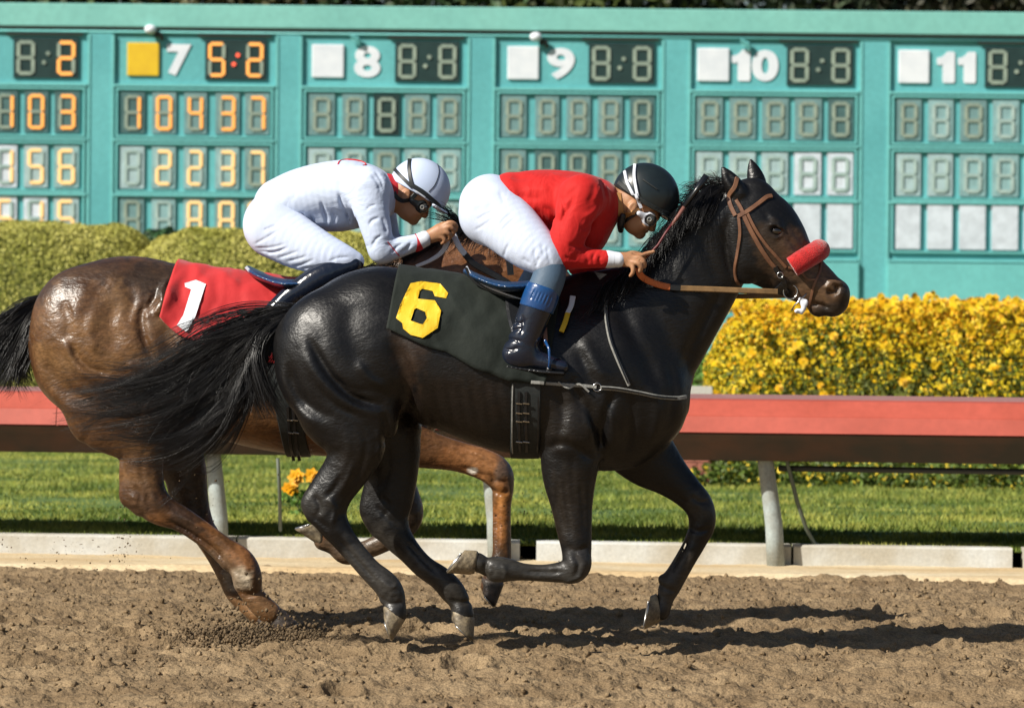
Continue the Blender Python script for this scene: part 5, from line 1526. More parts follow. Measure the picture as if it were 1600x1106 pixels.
def head_parts(fig, f, fwd, hc, g=0):
    """Skull and face along the direction the rider looks. fwd: unit vector in pixels, hc: centre of the skull."""
    fx, fy = fwd; dx_, dy_ = -fy, fx            # down the face, in pixels
    P = lambda a, b: (hc[0] + fx * a + dx_ * b, hc[1] + fy * a + dy_ * b)
    ang = math.degrees(math.atan2(fy, fx))
    s = fig.s / 396
    def E(a, b, dy, ra, rb, ry, k, cut=False, rot=0): fig.ell(f, *P(a * s, b * s), dy, ra * s, rb * s, ry, ang + rot, k, cut)
    E(0, -2, 0, 37, 36, .072, .02)
    E(14, 20, 0, 22, 26, .058, .02)
    E(12, 36, 0, 20, 15, .048, .02)        # jaw
    E(26, 44, 0, 8, 8, .022, .012)         # chin
    E(33, 8, 0, 7, 7, .05, .012)           # brow
    E(36, 22, 0, 6, 10, .013, .008, rot=-20)         # nose
    E(38, 27, 0, 5, 4.5, .017, .006)
    E(31, 36, 0, 4.5, 3, .022, .005); E(30, 40, 0, 4.5, 3, .02, .005)   # lips
    for sd in (-1, 1):
        E(31, 15, sd * .032, 5, 4, .014, .008, cut=True)
        E(24, 27, sd * .04, 8, 8, .018, .015)          # cheek
        E(-6, 14, sd * .078, 7, 12, .010, .004); E(-5, 13, sd * .089, 3.5, 7, .006, .004, cut=True)   # ear
    E(34, 38, 0, 6, .8, .02, .002, cut=True)
    return P


def hand(fig, f, wrist, palm, fingers, thumb):
    fig.chain(f, [wrist, palm[0], palm[1]], .010)
    for fg in fingers + [thumb]:
        fig.chain(f, fg, .0035, 4)


# ---- rider in red
J2 = Fig(15.98)
p2 = person(J2, ('rider in red silk jacket, white breeches and black helmet crouched over the dark horse\'s neck', (860, 430)))


def torso2(f, g=0):
    J2.chain(f, [(800, 316, 44, 0, 1.15), (835, 315, 49, 0, 1.25), (872, 316, 50, 0, 1.35), (905, 318, 48, 0, 1.42), (930, 320, 42, 0, 1.35)], .04, 4, grow=g)
    J2.ell(f, 918, 345, 0, 40, 38, .15, 0, .04, grow=g)
    for sd in (-1, 1): J2.ell(f, 915, 305, sd * .15, 36, 32, .07, 0, .04, grow=g)


def arms2(f, g=0, end=True):
    J2.chain(f, [(908, 308, 34, -.19, .8), (897, 342, 31, -.205, .8), (886, 372, 28, -.215, .85), (880, 392, 25, -.215, .9), (884, 400, 21, -.21, .9)], .025, 4, grow=g)
    J2.chain(f, [(880, 398, 21, -.215, .9), (905, 402, 18, -.205, .95), (930, 404, 15, -.20, 1), (950, 405, 13, -.195, 1)], .02, 4, grow=g)
    J2.chain(f, [(915, 308, 34, .19, .8), (912, 342, 30, .205, .8), (905, 380, 25, .21, .9), (905, 402, 20, .21, .9)], .025, 4, grow=g)
    J2.chain(f, [(903, 408, 20, .21, .9), (925, 418, 16, .18, .95), (948, 424, 13, .15, 1), (958, 425, 12, .14, 1)], .02, 4, grow=g)


def legs2(f, g=0):
    J2.ell(f, 766, 322, 0, 49, 50, .155, 0, .04, grow=g)
    for sd in (-1, 1):
        J2.ell(f, 762, 338, sd * .075, 45, 44, .085, 20, .03, grow=g)
        J2.chain(f, [(775, 336, 48, sd * .10, .72), (800, 358, 45, sd * .15, .7), (826, 382, 39, sd * .195, .75), (848, 400, 30, sd * .225, .85), (858, 408, 26, sd * .225, .9)], .03, 4, grow=g)


def shank2(f, g=0, sides=(-1, 1)):
    for sd in sides:
        e = -20 if sd > 0 else 0
        J2.chain(f, [(858 + e * .3, 410, 25, sd * .225, .85), (858 + e * .8, 432, 26, sd * .235, .85), (848 + e, 458, 26, sd * .24, .85), (838 + e, 482, 24, sd * .24, .85)], .02, 4, grow=g)


def build_body2():
    f = Field(J2.p(705, 600) - np.array([0, .33, 0]), J2.p(1070, 245) + np.array([0, .33, 0]), .0048)
    torso2(f, -.018); arms2(f, -.017); legs2(f, -.014); shank2(f, -.010)
    for sd in (-1, 1):
        J2.chain(f, [(838, 482, 18, sd * .24, .85), (822, 520, 15, sd * .24, .9), (812, 550, 14, sd * .24, .9), (840, 562, 10, sd * .24, 1), (872, 570, 8, sd * .24, 1.4)], .02)
    J2.chain(f, [(935, 312, 30, 0, 1.0), (962, 318, 26, 0, 1.0), (980, 318, 28, 0, 1.0)], .03)
    head_parts(J2, f, (.86, .51), (1000, 315))
    # near hand on the rein: palm, index stretched along the mane, three fingers curled over the rein
    hand(J2, f, (955, 405, 10, -.195, .8), [(970, 405, 11, -.195, .75), (982, 406, 12, -.19, .8)],
         [[(985, 402, 4.4, -.185), (1000, 400, 4.0, -.175), (1011, 396, 3.4, -.165), (1022, 393, 2.7, -.16)],
          [(986, 404, 4.6, -.20), (998, 403, 4.3, -.205), (1006, 409, 4.0, -.205), (1007, 416, 3.6, -.195)],
          [(984, 409, 4.6, -.205), (996, 411, 4.3, -.215), (1002, 418, 4.0, -.21), (999, 424, 3.5, -.20)],
          [(980, 413, 4.3, -.20), (988, 416, 4.0, -.21), (989, 425, 3.6, -.21), (985, 431, 3.0, -.20)]],
         [(975, 400, 4.6, -.18), (988, 396, 4.4, -.165), (1000, 398, 4.0, -.155), (1008, 402, 3.3, -.15)])
    hand(J2, f, (958, 425, 10, .14, .8), [(972, 424, 11, .13, .75), (984, 424, 12, .12, .8)],
         [[(986, 418, 4.4, .11), (998, 416, 4.0, .10), (1005, 422, 3.6, .10)], [(986, 424, 4.4, .10), (998, 424, 4.0, .09), (1003, 430, 3.6, .095)],
          [(984, 429, 4.3, .10), (994, 431, 3.8, .09), (998, 437, 3.4, .095)], [(980, 432, 4.0, .11), (987, 436, 3.6, .10), (988, 442, 3.2, .10)]],
         [(976, 418, 4.6, .11), (986, 413, 4.2, .10), (996, 413, 3.6, .10)])
    return f.to_mesh('body')


link('body', build_body2(), M['skin'], p2)
# jacket
f = Field(J2.p(770, 450) - np.array([0, .33, 0]), J2.p(985, 250) + np.array([0, .33, 0]), .0045)
torso2(f); arms2(f)
J2.ell(f, 915, 372, 0, 30, 30, .13, 0, .05)
J2.ell(f, 800, 318, 0, 26, 46, .155, -12, .03)
J2.ell(f, 922, 424, .13, 34, 13, .05, 4, .02)
W2 = lambda L_: [(680 + a / 3.81, 220 + b / 3.81) for a, b in L_]
for ln, w_, a_ in (([(740, 330), (760, 400), (770, 470)], 3, .006), ([(820, 330), (800, 400), (760, 470), (735, 540)], 4, .010), ([(640, 390), (700, 440), (740, 520)], 4, .006), ([(590, 400), (640, 470), (700, 540)], 5, .006),
                   ([(980, 240), (1000, 300), (1010, 360)], 3, .006), ([(940, 260), (930, 330), (900, 400)], 5, .005), ([(850, 280), (800, 330), (760, 380)], 5, .004), ([(820, 640), (860, 600), (900, 560)], 4, .005),
                   ([(860, 660), (900, 700), (900, 745)], 3.5, .006), ([(780, 620), (830, 640), (880, 650)], 3, .006), ([(940, 680), (930, 710), (940, 745)], 2.5, .005), ([(980, 690), (970, 715), (985, 740)], 2.5, .005),
                   ([(760, 690), (800, 710), (840, 700)], 3, .005), ([(450, 220), (520, 230), (600, 225)], 5, .004), ([(480, 330), (560, 350), (640, 350)], 5, .004), ([(430, 260), (460, 330), (470, 400)], 4, .004),
                   ([(870, 470), (930, 440), (975, 390)], 4, -.005), ([(860, 540), (910, 520), (950, 470)], 4, .006), ([(720, 470), (740, 420), (750, 350)], 5, -.005), ([(520, 300), (600, 290), (680, 300)], 6, -.004)):
    J2.l2(f, W2(ln), w_, a_, -1)
link('jacket', f.to_mesh('jacket'), M['red_silk'], p2)
# cuffs
for rows in ([(950, 405, 13.5, -.195, .95), (957, 405.5, 12.5, -.195, .95)], [(960, 405.5, 12, -.195, .95), (966, 406, 11.5, -.195, .95)]):
    f = Field(J2.p(930, 425) - np.array([0, .33, 0]), J2.p(985, 385) + np.array([0, -.05, 0]), .003)
    J2.chain(f, rows, .004, 3, grow=.001); link('cuff', f.to_mesh('cuff'), M['white_trim'], p2)
# breeches
f = Field(J2.p(705, 450) - np.array([0, .34, 0]), J2.p(885, 255) + np.array([0, .34, 0]), .0045)
legs2(f)
for ln, w_, a_ in (([(245, 480), (290, 455), (345, 430)], 1.8, .004), ([(235, 540), (290, 510), (350, 470)], 1.8, .004), ([(380, 520), (420, 470), (460, 440)], 1.8, .004), ([(395, 550), (430, 510), (480, 470)], 1.8, .004),
                   ([(410, 700), (420, 660), (440, 620)], 2, .004), ([(630, 620), (640, 670), (650, 700)], 2.5, .005), ([(590, 640), (590, 690), (600, 740)], 2.5, .005), ([(660, 640), (670, 700), (690, 740)], 2.5, .005),
                   ([(520, 700), (540, 720), (570, 740)], 2.5, .004), ([(600, 760), (610, 720), (625, 700)], 2.2, .005), ([(380, 310), (400, 350), (410, 390)], 3, .003), ([(200, 400), (260, 380), (330, 390)], 6, -.004)):
    J2.l2(f, W2(ln), w_, a_, -1)
f.cut((slice(None), slice(None), slice(None)), 0 * f.F + BIG, .001) if False else None
link('breeches', f.to_mesh('breeches'), M['white_breeches'], p2)
for sd_ in (-1, 1):
    f = Field(J2.p(805, 500) + np.array([0, sd_ * .24 - .11, 0]), J2.p(900, 400) + np.array([0, sd_ * .24 + .11, 0]), .0045)
    shank2(f, -.001, (sd_,)); link('stocking', f.to_mesh('stocking'), M['sock'], p2)
    f = Field(J2.p(765, 600) + np.array([0, sd_ * .24 - .11, 0]), J2.p(900, 440) + np.array([0, sd_ * .24 + .11, 0]), .0040)
    J2.chain(f, [(840, 476, 26, sd_ * .24, .85), (833, 495, 25.5, sd_ * .24, .85), (824, 518, 25, sd_ * .24, .85), (817, 538, 25, sd_ * .24, .85), (810, 550, 22, sd_ * .24, .85)], .02)
    J2.chain(f, [(802, 556, 18, sd_ * .24, .95), (820, 558, 19, sd_ * .24, .95), (842, 563, 15, sd_ * .24, 1.05), (864, 569, 12, sd_ * .245, 1.4), (880, 573, 10, sd_ * .25, 1.6)], .03)
    for ln in ([(790, 520), (803, 516), (818, 512)], [(788, 532), (800, 530), (816, 534)], [(800, 500), (812, 506), (822, 500)], [(786, 545), (800, 546), (812, 542)], [(815, 490), (818, 510), (812, 525)]):
        J2.l2(f, ln, 2.4, .006)
    bo = link('boot', f.to_mesh('boot'), M['boot'], p2)
    f = Field(J2.p(770, 600) + np.array([0, sd_ * .24 - .09, 0]), J2.p(900, 550) + np.array([0, sd_ * .24 + .09, 0]), .0035)
    J2.chain(f, [(793, 573, 4.5, sd_ * .24, 3), (820, 577, 3.5, sd_ * .24, 4), (850, 581, 4, sd_ * .24, 5), (880, 583, 3.5, sd_ * .25, 5)], .006)
    link('sole', f.to_mesh('sole'), M['saddle_black'], bo)
    f = Field(J2.p(805, 500) + np.array([0, sd_ * .24 - .11, 0]), J2.p(885, 435) + np.array([0, sd_ * .24 + .11, 0]), .0035)
    J2.chain(f, [(848, 455, 25.5, sd_ * .24, .87), (844, 466, 26.5, sd_ * .24, .87), (839, 480, 26, sd_ * .24, .87)], .01, grow=.003)
    for i in range(6): J2.l2(f, [(836 + i * 5, 452 + i * 2), (828 + i * 5, 470 + i * 2)], 1.3, .004)
    cf_ = f
    # open ends
    a_ = J2.p(850, 440); b_ = J2.p(835, 488); ax = (b_ - a_) / np.linalg.norm(b_ - a_)
    x, y, z = f.xyz((slice(None),) * 3)
    tt_ = (x - a_[0]) * ax[0] + (z - a_[2]) * ax[2] + 0 * y; L_ = np.linalg.norm(b_ - a_)
    f.F = np.maximum(f.F, np.maximum(L_ * .16 - tt_, tt_ - L_ * .90)).astype(np.float32)
    link('boot_cuff', f.to_mesh('boot_cuff'), M['cuff_blue'], bo)
    # stirrup iron
    y0 = J2.Y + sd_ * .24
    st = empty('stirrup', J2.p(853, 550, sd_ * .24), 'blue stirrup iron on the %s boot of the rider in red' % ('near side' if sd_ < 0 else 'far side'), 'stirrup') if True else None
    lo_ = [at(852, 533, y0 - .03), at(858, 545, y0 - .055), at(859, 565, y0 - .06), at(858, 574, y0 - .045), at(858, 576, y0 + .045), at(859, 565, y0 + .06), at(858, 545, y0 + .055), at(852, 533, y0 + .03), at(851, 531, y0), at(852, 533, y0 - .03)]
    MB().tube(lo_, .0055, 8).build('iron', M['cuff_blue'], st, smooth=True)
    MB().tube([at(858, 577, y0 - .04), at(858, 577, y0 + .04)], .012, 8).build('tread', M['saddle_black'], st, smooth=True)


def helmet(fig, parent, c, r, lineA, lineB, material, peak, straps, band=None, strapm=None, lat=.092, visor_mat=None):
    f = Field(fig.p(c[0] - r - 20, c[1] + r + 25) - np.array([0, .14, 0]), fig.p(c[0] + r + 25, c[1] - r - 12) + np.array([0, .14, 0]), .0038)
    d_ = np.array(lineB, float) - np.array(lineA, float); ang = math.degrees(math.atan2(d_[1], d_[0]))
    fig.ell(f, c[0], c[1], 0, r * 1.03, r * .99, lat, ang, .01)
    A, B = fig.p(*lineA), fig.p(*lineB)
    t_ = (B - A)[[0, 2]]; t_ /= np.linalg.norm(t_); nrm = np.array([t_[1], -t_[0]])     # pointing down
    x, y, z = f.xyz((slice(None),) * 3)
    pl = (x - A[0]) * nrm[0] + (z - A[2]) * nrm[1] + 0 * y
    f.F = np.maximum(f.F, pl).astype(np.float32)
    # hollow
    q = f.sl(f.lo, f.lo + np.array(f.n) * f.h, 0)
    fig.chain(f, peak, .006)
    fig.ell(f, c[0] - nrm[0] * 0 + 2, c[1] + 6, 0, r * .86, r * .84, lat - .012, ang, .006, cut=True)
    o = link('helmet', f.to_mesh('helmet'), material, parent)
    return o, t_, nrm


hb2, t2, n2 = helmet(J2, p2, (1009, 306), 51.5, (960, 292), (1050, 346), M['helmet_black'],
                     [(1034, 336, 3.2, .0, 14), (1044, 342, 3, 0, 12), (1052, 346, 2.4, 0, 9)], None)
bh = bvh_of(hb2)
strap('goggle_strap', [(992, 256), (991, 275), (994, 295), (999, 318)], 5, M['white_trim'], bh, J2, hb2, off=.008)
strap('goggle_strap', [(976, 268), (980, 285), (988, 302), (997, 320)], 5, M['white_trim'], bh, J2, hb2, off=.008)
strap('helmet_band', [(966, 285), (985, 300), (1010, 318), (1035, 331), (1048, 336)], 7, M['girth'], bh, J2, hb2, off=.006, thick=.002)
bb2 = bvh_of(p2.children[0], hb2)
strap('goggle_strap', [(993, 303), (997, 313), (1002, 325)], 5, M['white_trim'], bb2, J2, p2, off=.012, thick=.003)
strap('harness', [(966, 302), (967, 318), (970, 334), (974, 342)], 11, M['tan_strap'], bb2, J2, p2, off=.006, thick=.003)
strap('harness', [(972, 338), (985, 334), (999, 328)], 9, M['tan_strap'], bb2, J2, p2, off=.006, thick=.003)
strap('chin_strap', [(999, 331), (985, 340), (975, 348), (970, 358)], 5, M['black_strap'], bb2, J2, p2, off=.008, thick=.003)
f = Field(J2.p(955, 370) - np.array([0, .14, 0]), J2.p(995, 325) + np.array([0, .14, 0]), .003)
J2.chain(f, [(973, 338, 5, -.07, 1), (970, 350, 6, -.055, 1), (970, 360, 4.5, -.03, 1)], .006)
link('chin_cup', f.to_mesh('chin_cup'), M['black_strap'], p2)


def goggles(fig, parent, P, s, frame, ystrap=None):
    g = empty('goggles', P, 'x', 'x'); bpy.data.objects.remove(g)
    return None


def goggle_mesh(fig, parent, c, fwd, frame_mat, r=11):
    """Goggles: two domed eye cups on a frame across the face."""
    fx, fy = fwd; dxp, dyp = -fy, fx
    f = Field(fig.p(c[0] - 26, c[1] + 26) - np.array([0, .12, 0]), fig.p(c[0] + 30, c[1] - 30) + np.array([0, .12, 0]), .003)
    ang = math.degrees(math.atan2(fy, fx))
    for sd_ in (-1, 1):
        fig.ell(f, c[0], c[1], sd_ * .043, r * 1.1, r * 1.15, .034, ang, .01)
        fig.chain(f, [(c[0] - fx * 8, c[1] - fy * 8, 6, sd_ * .065, .6), (c[0] - fx * 17, c[1] - fy * 17, 4, sd_ * .078, .6)], .006)
    fig.chain(f, [(c[0] + fx * 7, c[1] + fy * 7, 4, -.03, 1), (c[0] + fx * 9, c[1] + fy * 9, 4, .03, 1)], .008)
    for sd_ in (-1, 1): fig.ell(f, c[0] + fx * 4, c[1] + fy * 4, sd_ * .066, r * .85, r * .8, .018, ang, .003, cut=True)
    o = link('goggles', f.to_mesh('goggles'), frame_mat, parent)
    for sd_ in (-1, 1):
        bm = bmesh.new(); bmesh.ops.create_uvsphere(bm, u_segments=20, v_segments=12, radius=1)
        cc = Vector(fig.p(c[0] + fx * 3, c[1] + fy * 3, sd_ * .050)); q = r / fig.s
        for v_ in bm.verts: v_.co = cc + Vector((v_.co.x * q * .95, v_.co.y * .020, v_.co.z * q * .95))
        me = bpy.data.meshes.new('lens'); bm.to_mesh(me); bm.free(); link('lens', me, M['lens'], o)
        pts = [Vector(fig.p(c[0] + fx * 2, c[1] + fy * 2, sd_ * .071)) + Vector((math.cos(a) * .0075, 0, math.sin(a) * .0075)) for a in np.linspace(0, 6.2832, 17)]
        MB().tube(pts, .0018, 6, caps=False).build('vent_ring', M['grey_line'], o, smooth=True)
    return o


goggle_mesh(J2, p2, (1013, 342), (.86, .51), M['white_trim'])
# whip
wp_ = empty('whip', J2.p(1075, 320), 'short racing whip with black flap and pink handle held upright by the rider in red', 'whip')
MB().tube([at(1104, 274, 15.86), at(1086, 300, 15.86), at(1068, 325, 15.86)], [.0125, .012, .008], 4).build('flap', M['saddle_black'], wp_, smooth=True)
MB().tube([at(1069, 324, 15.86), at(1058, 340, 15.85), at(1049, 353, 15.845)], [.0085, .0075, .006], 8).build('shaft', M['whip_tan'], wp_, smooth=True)
MB().tube([at(1051, 349, 15.846), at(1040, 364, 15.84), at(1028, 383, 15.83), at(1010, 402, 15.82)], [.0052, .005, .0045, .0045], 8).build('handle', M['whip_red'], wp_, smooth=True)
# buckled pad strap in front of the boot
pd = empty('number_pad_strap', HN.p(886, 490), 'short white and tan leather tab hanging in front of the red rider\'s boot', 'strap')
strap('tab', [(895, 463), (892, 478), (886, 490)], 9, M['white_trim'], bnc, HN, pd, off=.03, wend=7)
strap('tab_end', [(887, 489), (883, 503), (877, 518)], 8, M['yellow_sq'], bnc, HN, pd, off=.03)

# ---- rider in white
J1 = Fig(17.03)
p1 = person(J1, ('rider in white jacket, white breeches and white helmet crouched on the bay horse', (500, 430)))


def torso1(f, g=0):
    J1.chain(f, [(440, 322, 44, 0, 1.2), (470, 312, 48, 0, 1.25), (505, 305, 50.5, 0, 1.35), (540, 302, 52, 0, 1.4), (568, 304, 48, 0, 1.4), (584, 308, 40, 0, 1.3)], .04, 4, grow=g)
    for sd in (-1, 1): J1.ell(f, 574, 292, sd * .15, 34, 32, .07, 0, .04, grow=g)


def arms1(f, g=0):
    J1.chain(f, [(577, 296, 33, -.19, .8), (580, 328, 28, -.205, .8), (588, 360, 24, -.215, .85), (594, 384, 21, -.215, .9), (598, 392, 18, -.21, .9)], .025, 4, grow=g)
    J1.chain(f, [(596, 394, 17.5, -.215, .9), (618, 388, 16.5, -.205, .95), (640, 382, 14, -.195, 1), (652, 378, 12.5, -.19, 1)], .02, 4, grow=g)
    J1.chain(f, [(580, 296, 33, .19, .8), (592, 330, 27, .205, .8), (602, 365, 22, .21, .9), (610, 385, 18, .21, .9)], .025, 4, grow=g)
    J1.chain(f, [(610, 387, 17, .21, .9), (635, 382, 14, .19, .95), (655, 376, 12, .17, 1)], .02, 4, grow=g)


def legs1(f, g=0):
    J1.ell(f, 432, 342, 0, 50, 46, .155, -25, .04, grow=g)
    for sd in (-1, 1):
        J1.ell(f, 424, 352, sd * .075, 44, 44, .085, 20, .03, grow=g)
        J1.chain(f, [(432, 360, 45, sd * .10, .72), (466, 380, 40, sd * .15, .7), (500, 395, 33, sd * .19, .75), (532, 404, 24, sd * .22, .85), (552, 409, 17, sd * .22, .9)], .03, 4, grow=g)


def build_body1():
    f = Field(J1.p(365, 545) - np.array([0, .33, 0]), J1.p(730, 232) + np.array([0, .33, 0]), .0052)
    torso1(f, -.018); arms1(f, -.017); legs1(f, -.014)
    for sd in (-1, 1):
        J1.chain(f, [(552, 412, 15, sd * .22, .9), (505, 432, 18, sd * .235, .85), (465, 456, 14, sd * .24, .9), (430, 482, 12, sd * .24, .9), (436, 500, 10, sd * .24, 1), (462, 516, 8, sd * .24, 1.4)], .02)
    J1.chain(f, [(590, 300, 28, 0, 1.0), (612, 306, 25, 0, 1.0), (628, 306, 27, 0, 1.0)], .03)
    head_parts(J1, f, (.87, .49), (645, 297))
    hand(J1, f, (660, 374, 9.5, -.19, .8), [(676, 368, 11.5, -.19, .75), (688, 362, 13, -.19, .8)],
         [[(690, 354, 4.3, -.20), (703, 348, 4.1, -.205), (712, 352, 3.8, -.195), (712, 360, 3.4, -.185)],
          [(690, 359, 4.3, -.205), (702, 355, 4.1, -.21), (709, 361, 3.8, -.20), (706, 368, 3.4, -.19)],
          [(688, 365, 4.3, -.205), (698, 363, 4.0, -.21), (703, 370, 3.6, -.20), (699, 375, 3.2, -.19)],
          [(684, 370, 4.1, -.20), (692, 371, 3.8, -.205), (695, 377, 3.4, -.20), (690, 380, 3.0, -.19)]],
         [(682, 356, 4.6, -.175), (694, 350, 4.2, -.165), (705, 352, 3.6, -.16)])
    hand(J1, f, (660, 374, 9.5, .17, .8), [(676, 368, 11.5, .15, .75), (688, 364, 12, .13, .8)],
         [[(690, 356, 4.3, .12), (702, 353, 4, .11), (708, 360, 3.5, .115)], [(690, 362, 4.3, .12), (701, 361, 4, .11), (705, 368, 3.5, .115)], [(687, 368, 4.3, .12), (696, 369, 4, .11), (699, 375, 3.4, .115)], [(683, 372, 4, .12), (690, 374, 3.6, .11), (692, 379, 3.2, .115)]],
         [(682, 358, 4.4, .11), (692, 353, 4, .10), (700, 354, 3.5, .10)])
    return f.to_mesh('body')


link('body', build_body1(), M['skin'], p1)
W1 = lambda L_: [(360 + a / 3.95, 220 + b / 3.95) for a, b in L_]
f = Field(J1.p(385, 430) - np.array([0, .33, 0]), J1.p(680, 238) + np.array([0, .33, 0]), .0047)
torso1(f); arms1(f)
J1.ell(f, 520, 345, 0, 44, 16, .13, 0, .04)
for ln, w_, a_ in (([(570, 380), (590, 440), (610, 530)], 2.2, .009), ([(680, 330), (700, 400), (740, 490)], 2.5, .009), ([(450, 440), (460, 480), (480, 520)], 2, .008), ([(500, 450), (515, 500), (530, 540)], 2, .008),
                   ([(640, 440), (650, 490), (640, 530)], 2.2, .007), ([(720, 450), (735, 490), (745, 520)], 2, .008), ([(330, 400), (350, 450), (390, 510)], 2.2, .007), ([(870, 540), (890, 500), (940, 485)], 2.2, .008),
                   ([(850, 440), (880, 415), (915, 410)], 2, .006), ([(880, 220), (920, 270), (940, 330)], 2.5, .008), ([(900, 200), (940, 260), (955, 320)], 2.5, .007), ([(890, 660), (910, 620), (950, 590)], 2, .007),
                   ([(1000, 700), (1040, 660), (1080, 640)], 2, .007), ([(1060, 700), (1100, 670), (1130, 630)], 2, .007), ([(960, 640), (1000, 660), (1050, 720)], 2, .006), ([(780, 470), (800, 560), (840, 670)], 3, .010),
                   ([(420, 210), (520, 180), (640, 180)], 6, -.003), ([(560, 260), (640, 280), (760, 290)], 8, .003), ([(940, 480), (965, 530), (975, 590)], 3, .006)):
    J1.l2(f, W1(ln), w_, a_, -1)
j1j = link('jacket', f.to_mesh('jacket'), M['white_silk'], p1)
bj = bvh_of(j1j)
strap('red_lettering', [(528, 257), (531, 252), (540, 249.5), (555, 250), (566, 253), (572, 257), (567, 259)], 2.4, M['red_trim'], bj, J1, p1, off=.002, thick=.002)
strap('jacket_seam', [(606, 378), (614, 388), (624, 400)], 1.4, M['red_trim'], bj, J1, p1, off=.0015, thick=.0012)
f = Field(J1.p(640, 400) - np.array([0, .3, 0]), J1.p(675, 355) + np.array([0, -.05, 0]), .003)
J1.chain(f, [(656, 377, 12.5, -.19, .95), (664, 373, 11.8, -.19, .95)], .004, grow=.001); link('cuff', f.to_mesh('cuff'), M['white_trim'], p1)
f = Field(J1.p(635, 400) - np.array([0, .3, 0]), J1.p(670, 355) + np.array([0, -.05, 0]), .003)
J1.chain(f, [(650, 380, 13.2, -.19, .95), (652, 379, 13.2, -.19, .95)], .003, grow=.001); link('cuff_band', f.to_mesh('cuff_band'), M['red_trim'], p1)
f = Field(J1.p(590, 345) - np.array([0, .14, 0]), J1.p(625, 255) + np.array([0, .14, 0]), .0035)
J1.chain(f, [(603, 300, 29, 0, 1.1), (608, 302, 28, 0, 1.1)], .006); link('collar', f.to_mesh('collar'), M['red_trim'], p1)
f = Field(J1.p(365, 445) - np.array([0, .34, 0]), J1.p(580, 275) + np.array([0, .34, 0]), .0047)
legs1(f)
for ln in ([(155, 645), (230, 610), (315, 560)], [(155, 665), (260, 665), (370, 640)], [(180, 680), (280, 690), (370, 665)], [(230, 700), (310, 690), (380, 660)], [(300, 730), (370, 710), (445, 685)], [(360, 750), (430, 735), (500, 715)],
           [(220, 560), (260, 545), (300, 530)], [(400, 780), (470, 765), (540, 735)], [(620, 755), (680, 730), (760, 725)], [(450, 790), (530, 785), (580, 770)]):
    J1.l2(f, W1(ln), 1.8, .0055, -1)
link('breeches', f.to_mesh('breeches'), M['white_breeches'], p1)
for sd_ in (-1, 1):
    f = Field(J1.p(395, 540) + np.array([0, sd_ * .23 - .11, 0]), J1.p(580, 395) + np.array([0, sd_ * .23 + .11, 0]), .0045)
    J1.chain(f, [(550, 414, 18, sd_ * .225, .9), (510, 430, 22, sd_ * .235, .85), (478, 448, 20, sd_ * .24, .85), (448, 468, 16.5, sd_ * .24, .85), (430, 484, 15, sd_ * .24, .85)], .02)
    J1.chain(f, [(424, 490, 12, sd_ * .24, .95), (440, 502, 12, sd_ * .24, 1), (462, 514, 10, sd_ * .24, 1.4), (474, 520, 8, sd_ * .24, 1.6)], .02)
    bo = link('boot', f.to_mesh('boot'), M['boot'], p1)
sd1 = saddle(HB, bf, {'c': (450, 432)}, 'small dark blue racing saddle under the white clad rider', True)
strap('rim', [(384, 417), (395, 428), (410, 436), (425, 440)], 5, M['white_trim'], None, HB, sd1, yfall=-.14, thick=.003)
hb1, t1, n1 = helmet(J1, p1, (656, 294), 47, (612, 281), (692, 327), M['helmet_white'],
                     [(678, 322, 3.4, .0, 13), (688, 328, 3, 0, 11), (698, 333, 2.4, 0, 8)], None)
bh1 = bvh_of(hb1)
strap('goggle_strap', [(640, 248), (639, 262), (641, 278), (645, 292)], 6, M['black_strap'], bh1, J1, hb1, off=.003)
strap('goggle_strap', [(616, 264), (625, 274), (634, 283), (643, 292)], 5.5, M['black_strap'], bh1, J1, hb1, off=.003)
strap('goggle_strap', [(646, 291), (662, 301), (676, 313), (690, 325)], 7, M['black_strap'], bh1, J1, hb1, off=.003)
strap('piping', [(649, 298), (662, 307), (675, 318), (688, 327)], 1.6, M['white_trim'], bh1, J1, hb1, off=.007)
strap('seam', [(684, 256), (686, 270), (680, 288), (670, 300)], 1.1, M['girth'], bh1, J1, hb1, off=.001, thick=.001)
bb1 = bvh_of(p1.children[0], hb1)
strap('chin_strap', [(613, 292), (618, 306), (628, 314), (640, 312), (650, 303)], 7, M['black_strap'], bb1, J1, p1, off=.006, thick=.003)
goggle_mesh(J1, p1, (658, 323), (.87, .49), M['black_strap'], r=9.5)
# helmet lettering on the black helmet is too small to read and is only a faint embossed line
strap('faint_embossing', [(1004, 280), (1014, 287), (1027, 296)], 2.6, M['girth'], bh, J2, hb2, off=.004, thick=.001)

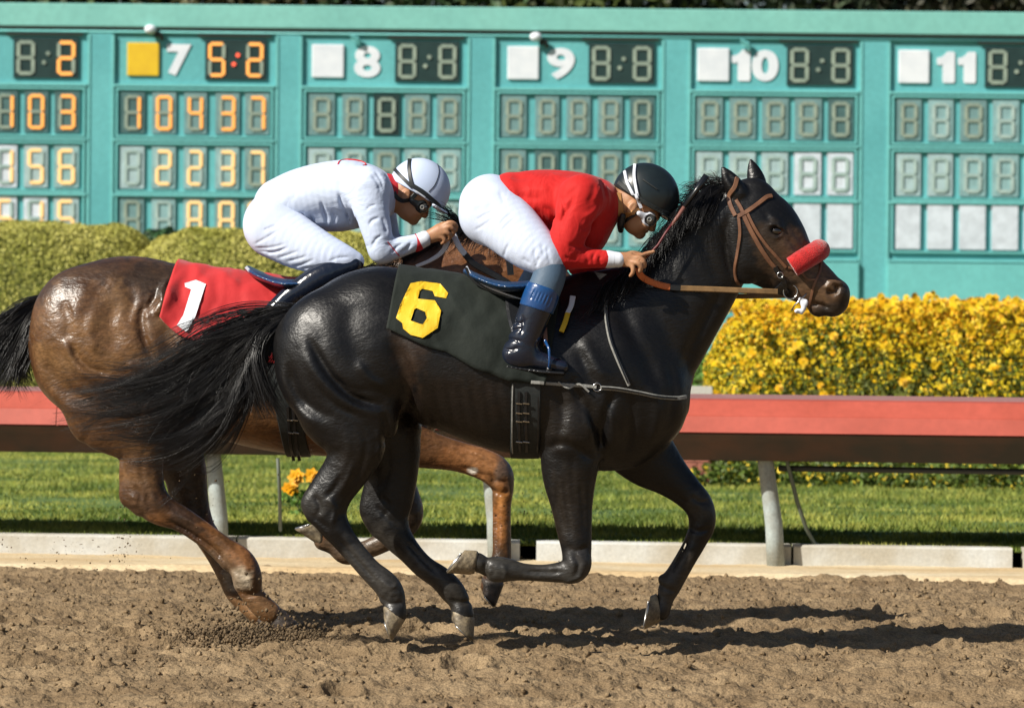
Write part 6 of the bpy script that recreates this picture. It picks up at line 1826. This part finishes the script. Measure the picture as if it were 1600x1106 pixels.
# ------------------------------------------------------------------ flying dirt
def clods(name, P, r0, r1, label, material):
    bm0 = bmesh.new(); bmesh.ops.create_icosphere(bm0, subdivisions=1, radius=1)
    bv = np.array([tuple(v.co) for v in bm0.verts]); bf_ = np.array([[v.index for v in f_.verts] for f_ in bm0.faces]); bm0.free()
    n = len(P); r_ = r0 + (r1 - r0) * RNG.random(n) ** 3
    vs = bv[None] * (r_[:, None, None] * RNG.uniform(.6, 1.3, (n, len(bv), 1))) * RNG.uniform(.6, 1.2, (n, 1, 3)) + P[:, None, :]
    fs = bf_[None] + (np.arange(n) * len(bv))[:, None, None]
    me = mesh(name, vs.reshape(-1, 3), fs.reshape(-1, 3))
    return tag(link(name, me, material, smooth=False), label, 'dirt', kind='stuff')


def zsoil(x, y): return soil_z(np.asarray(x), np.asarray(y))
# loose clods on the surface
n = 16000
x = RNG.uniform(-3.2, 3.2, n); y = RNG.uniform(13.2, 20.9, n)
clods('loose_soil', np.stack([x, y, zsoil(x, y) + .002], -1), .002, .017, 'loose crumbs of harrowed soil lying over the track', M['dirt'])
# thrown up behind the bay horse's hind hoof
n = 9000
t = RNG.random(n)
px = 400 - 60 * t ** 2 + RNG.normal(0, 52, n) ; hgt = np.abs(RNG.normal(0, .022, n)) * (1.3 - t) + (RNG.random(n) < .06) * np.abs(RNG.normal(0, .10, n))
c_ = np.array(HB.p(412, 985))
x = c_[0] + (px - 400) / HB.s; y = 16.55 + RNG.normal(0, .22, n)
clods('kicked_up_dirt', np.stack([x, y, zsoil(x, y) + hgt], -1), .0015, .011, 'dark damp dirt thrown up round the bay horse\'s landing hoof', M['clod'])
n = 900
a = RNG.random(n)
P = []
for i in range(n):
    k = random.random()
    if k < .08: px_, py_, Y_ = random.gauss(70, 60), random.gauss(985, 22), random.uniform(15.8, 16.6)
    elif k < .5: px_, py_, Y_ = random.uniform(-20, 230), random.uniform(835, 960), random.uniform(16.2, 17.6)
    elif k < .62: px_, py_, Y_ = random.gauss(190, 10), random.gauss(855, 22), 16.9
    elif k < .74: px_, py_, Y_ = random.gauss(830, 30), random.gauss(790, 45), 16.4
    elif k < .86: px_, py_, Y_ = random.gauss(330, 60), random.gauss(770, 60), 16.4
    else: px_, py_, Y_ = random.gauss(560, 160), random.gauss(960, 30), 16.2
    P.append(tuple(at(px_, py_, Y_)))
clods('flying_dirt', np.array(P), .0008, .0048, 'specks of dirt flying through the air behind the hooves', M['clod'])
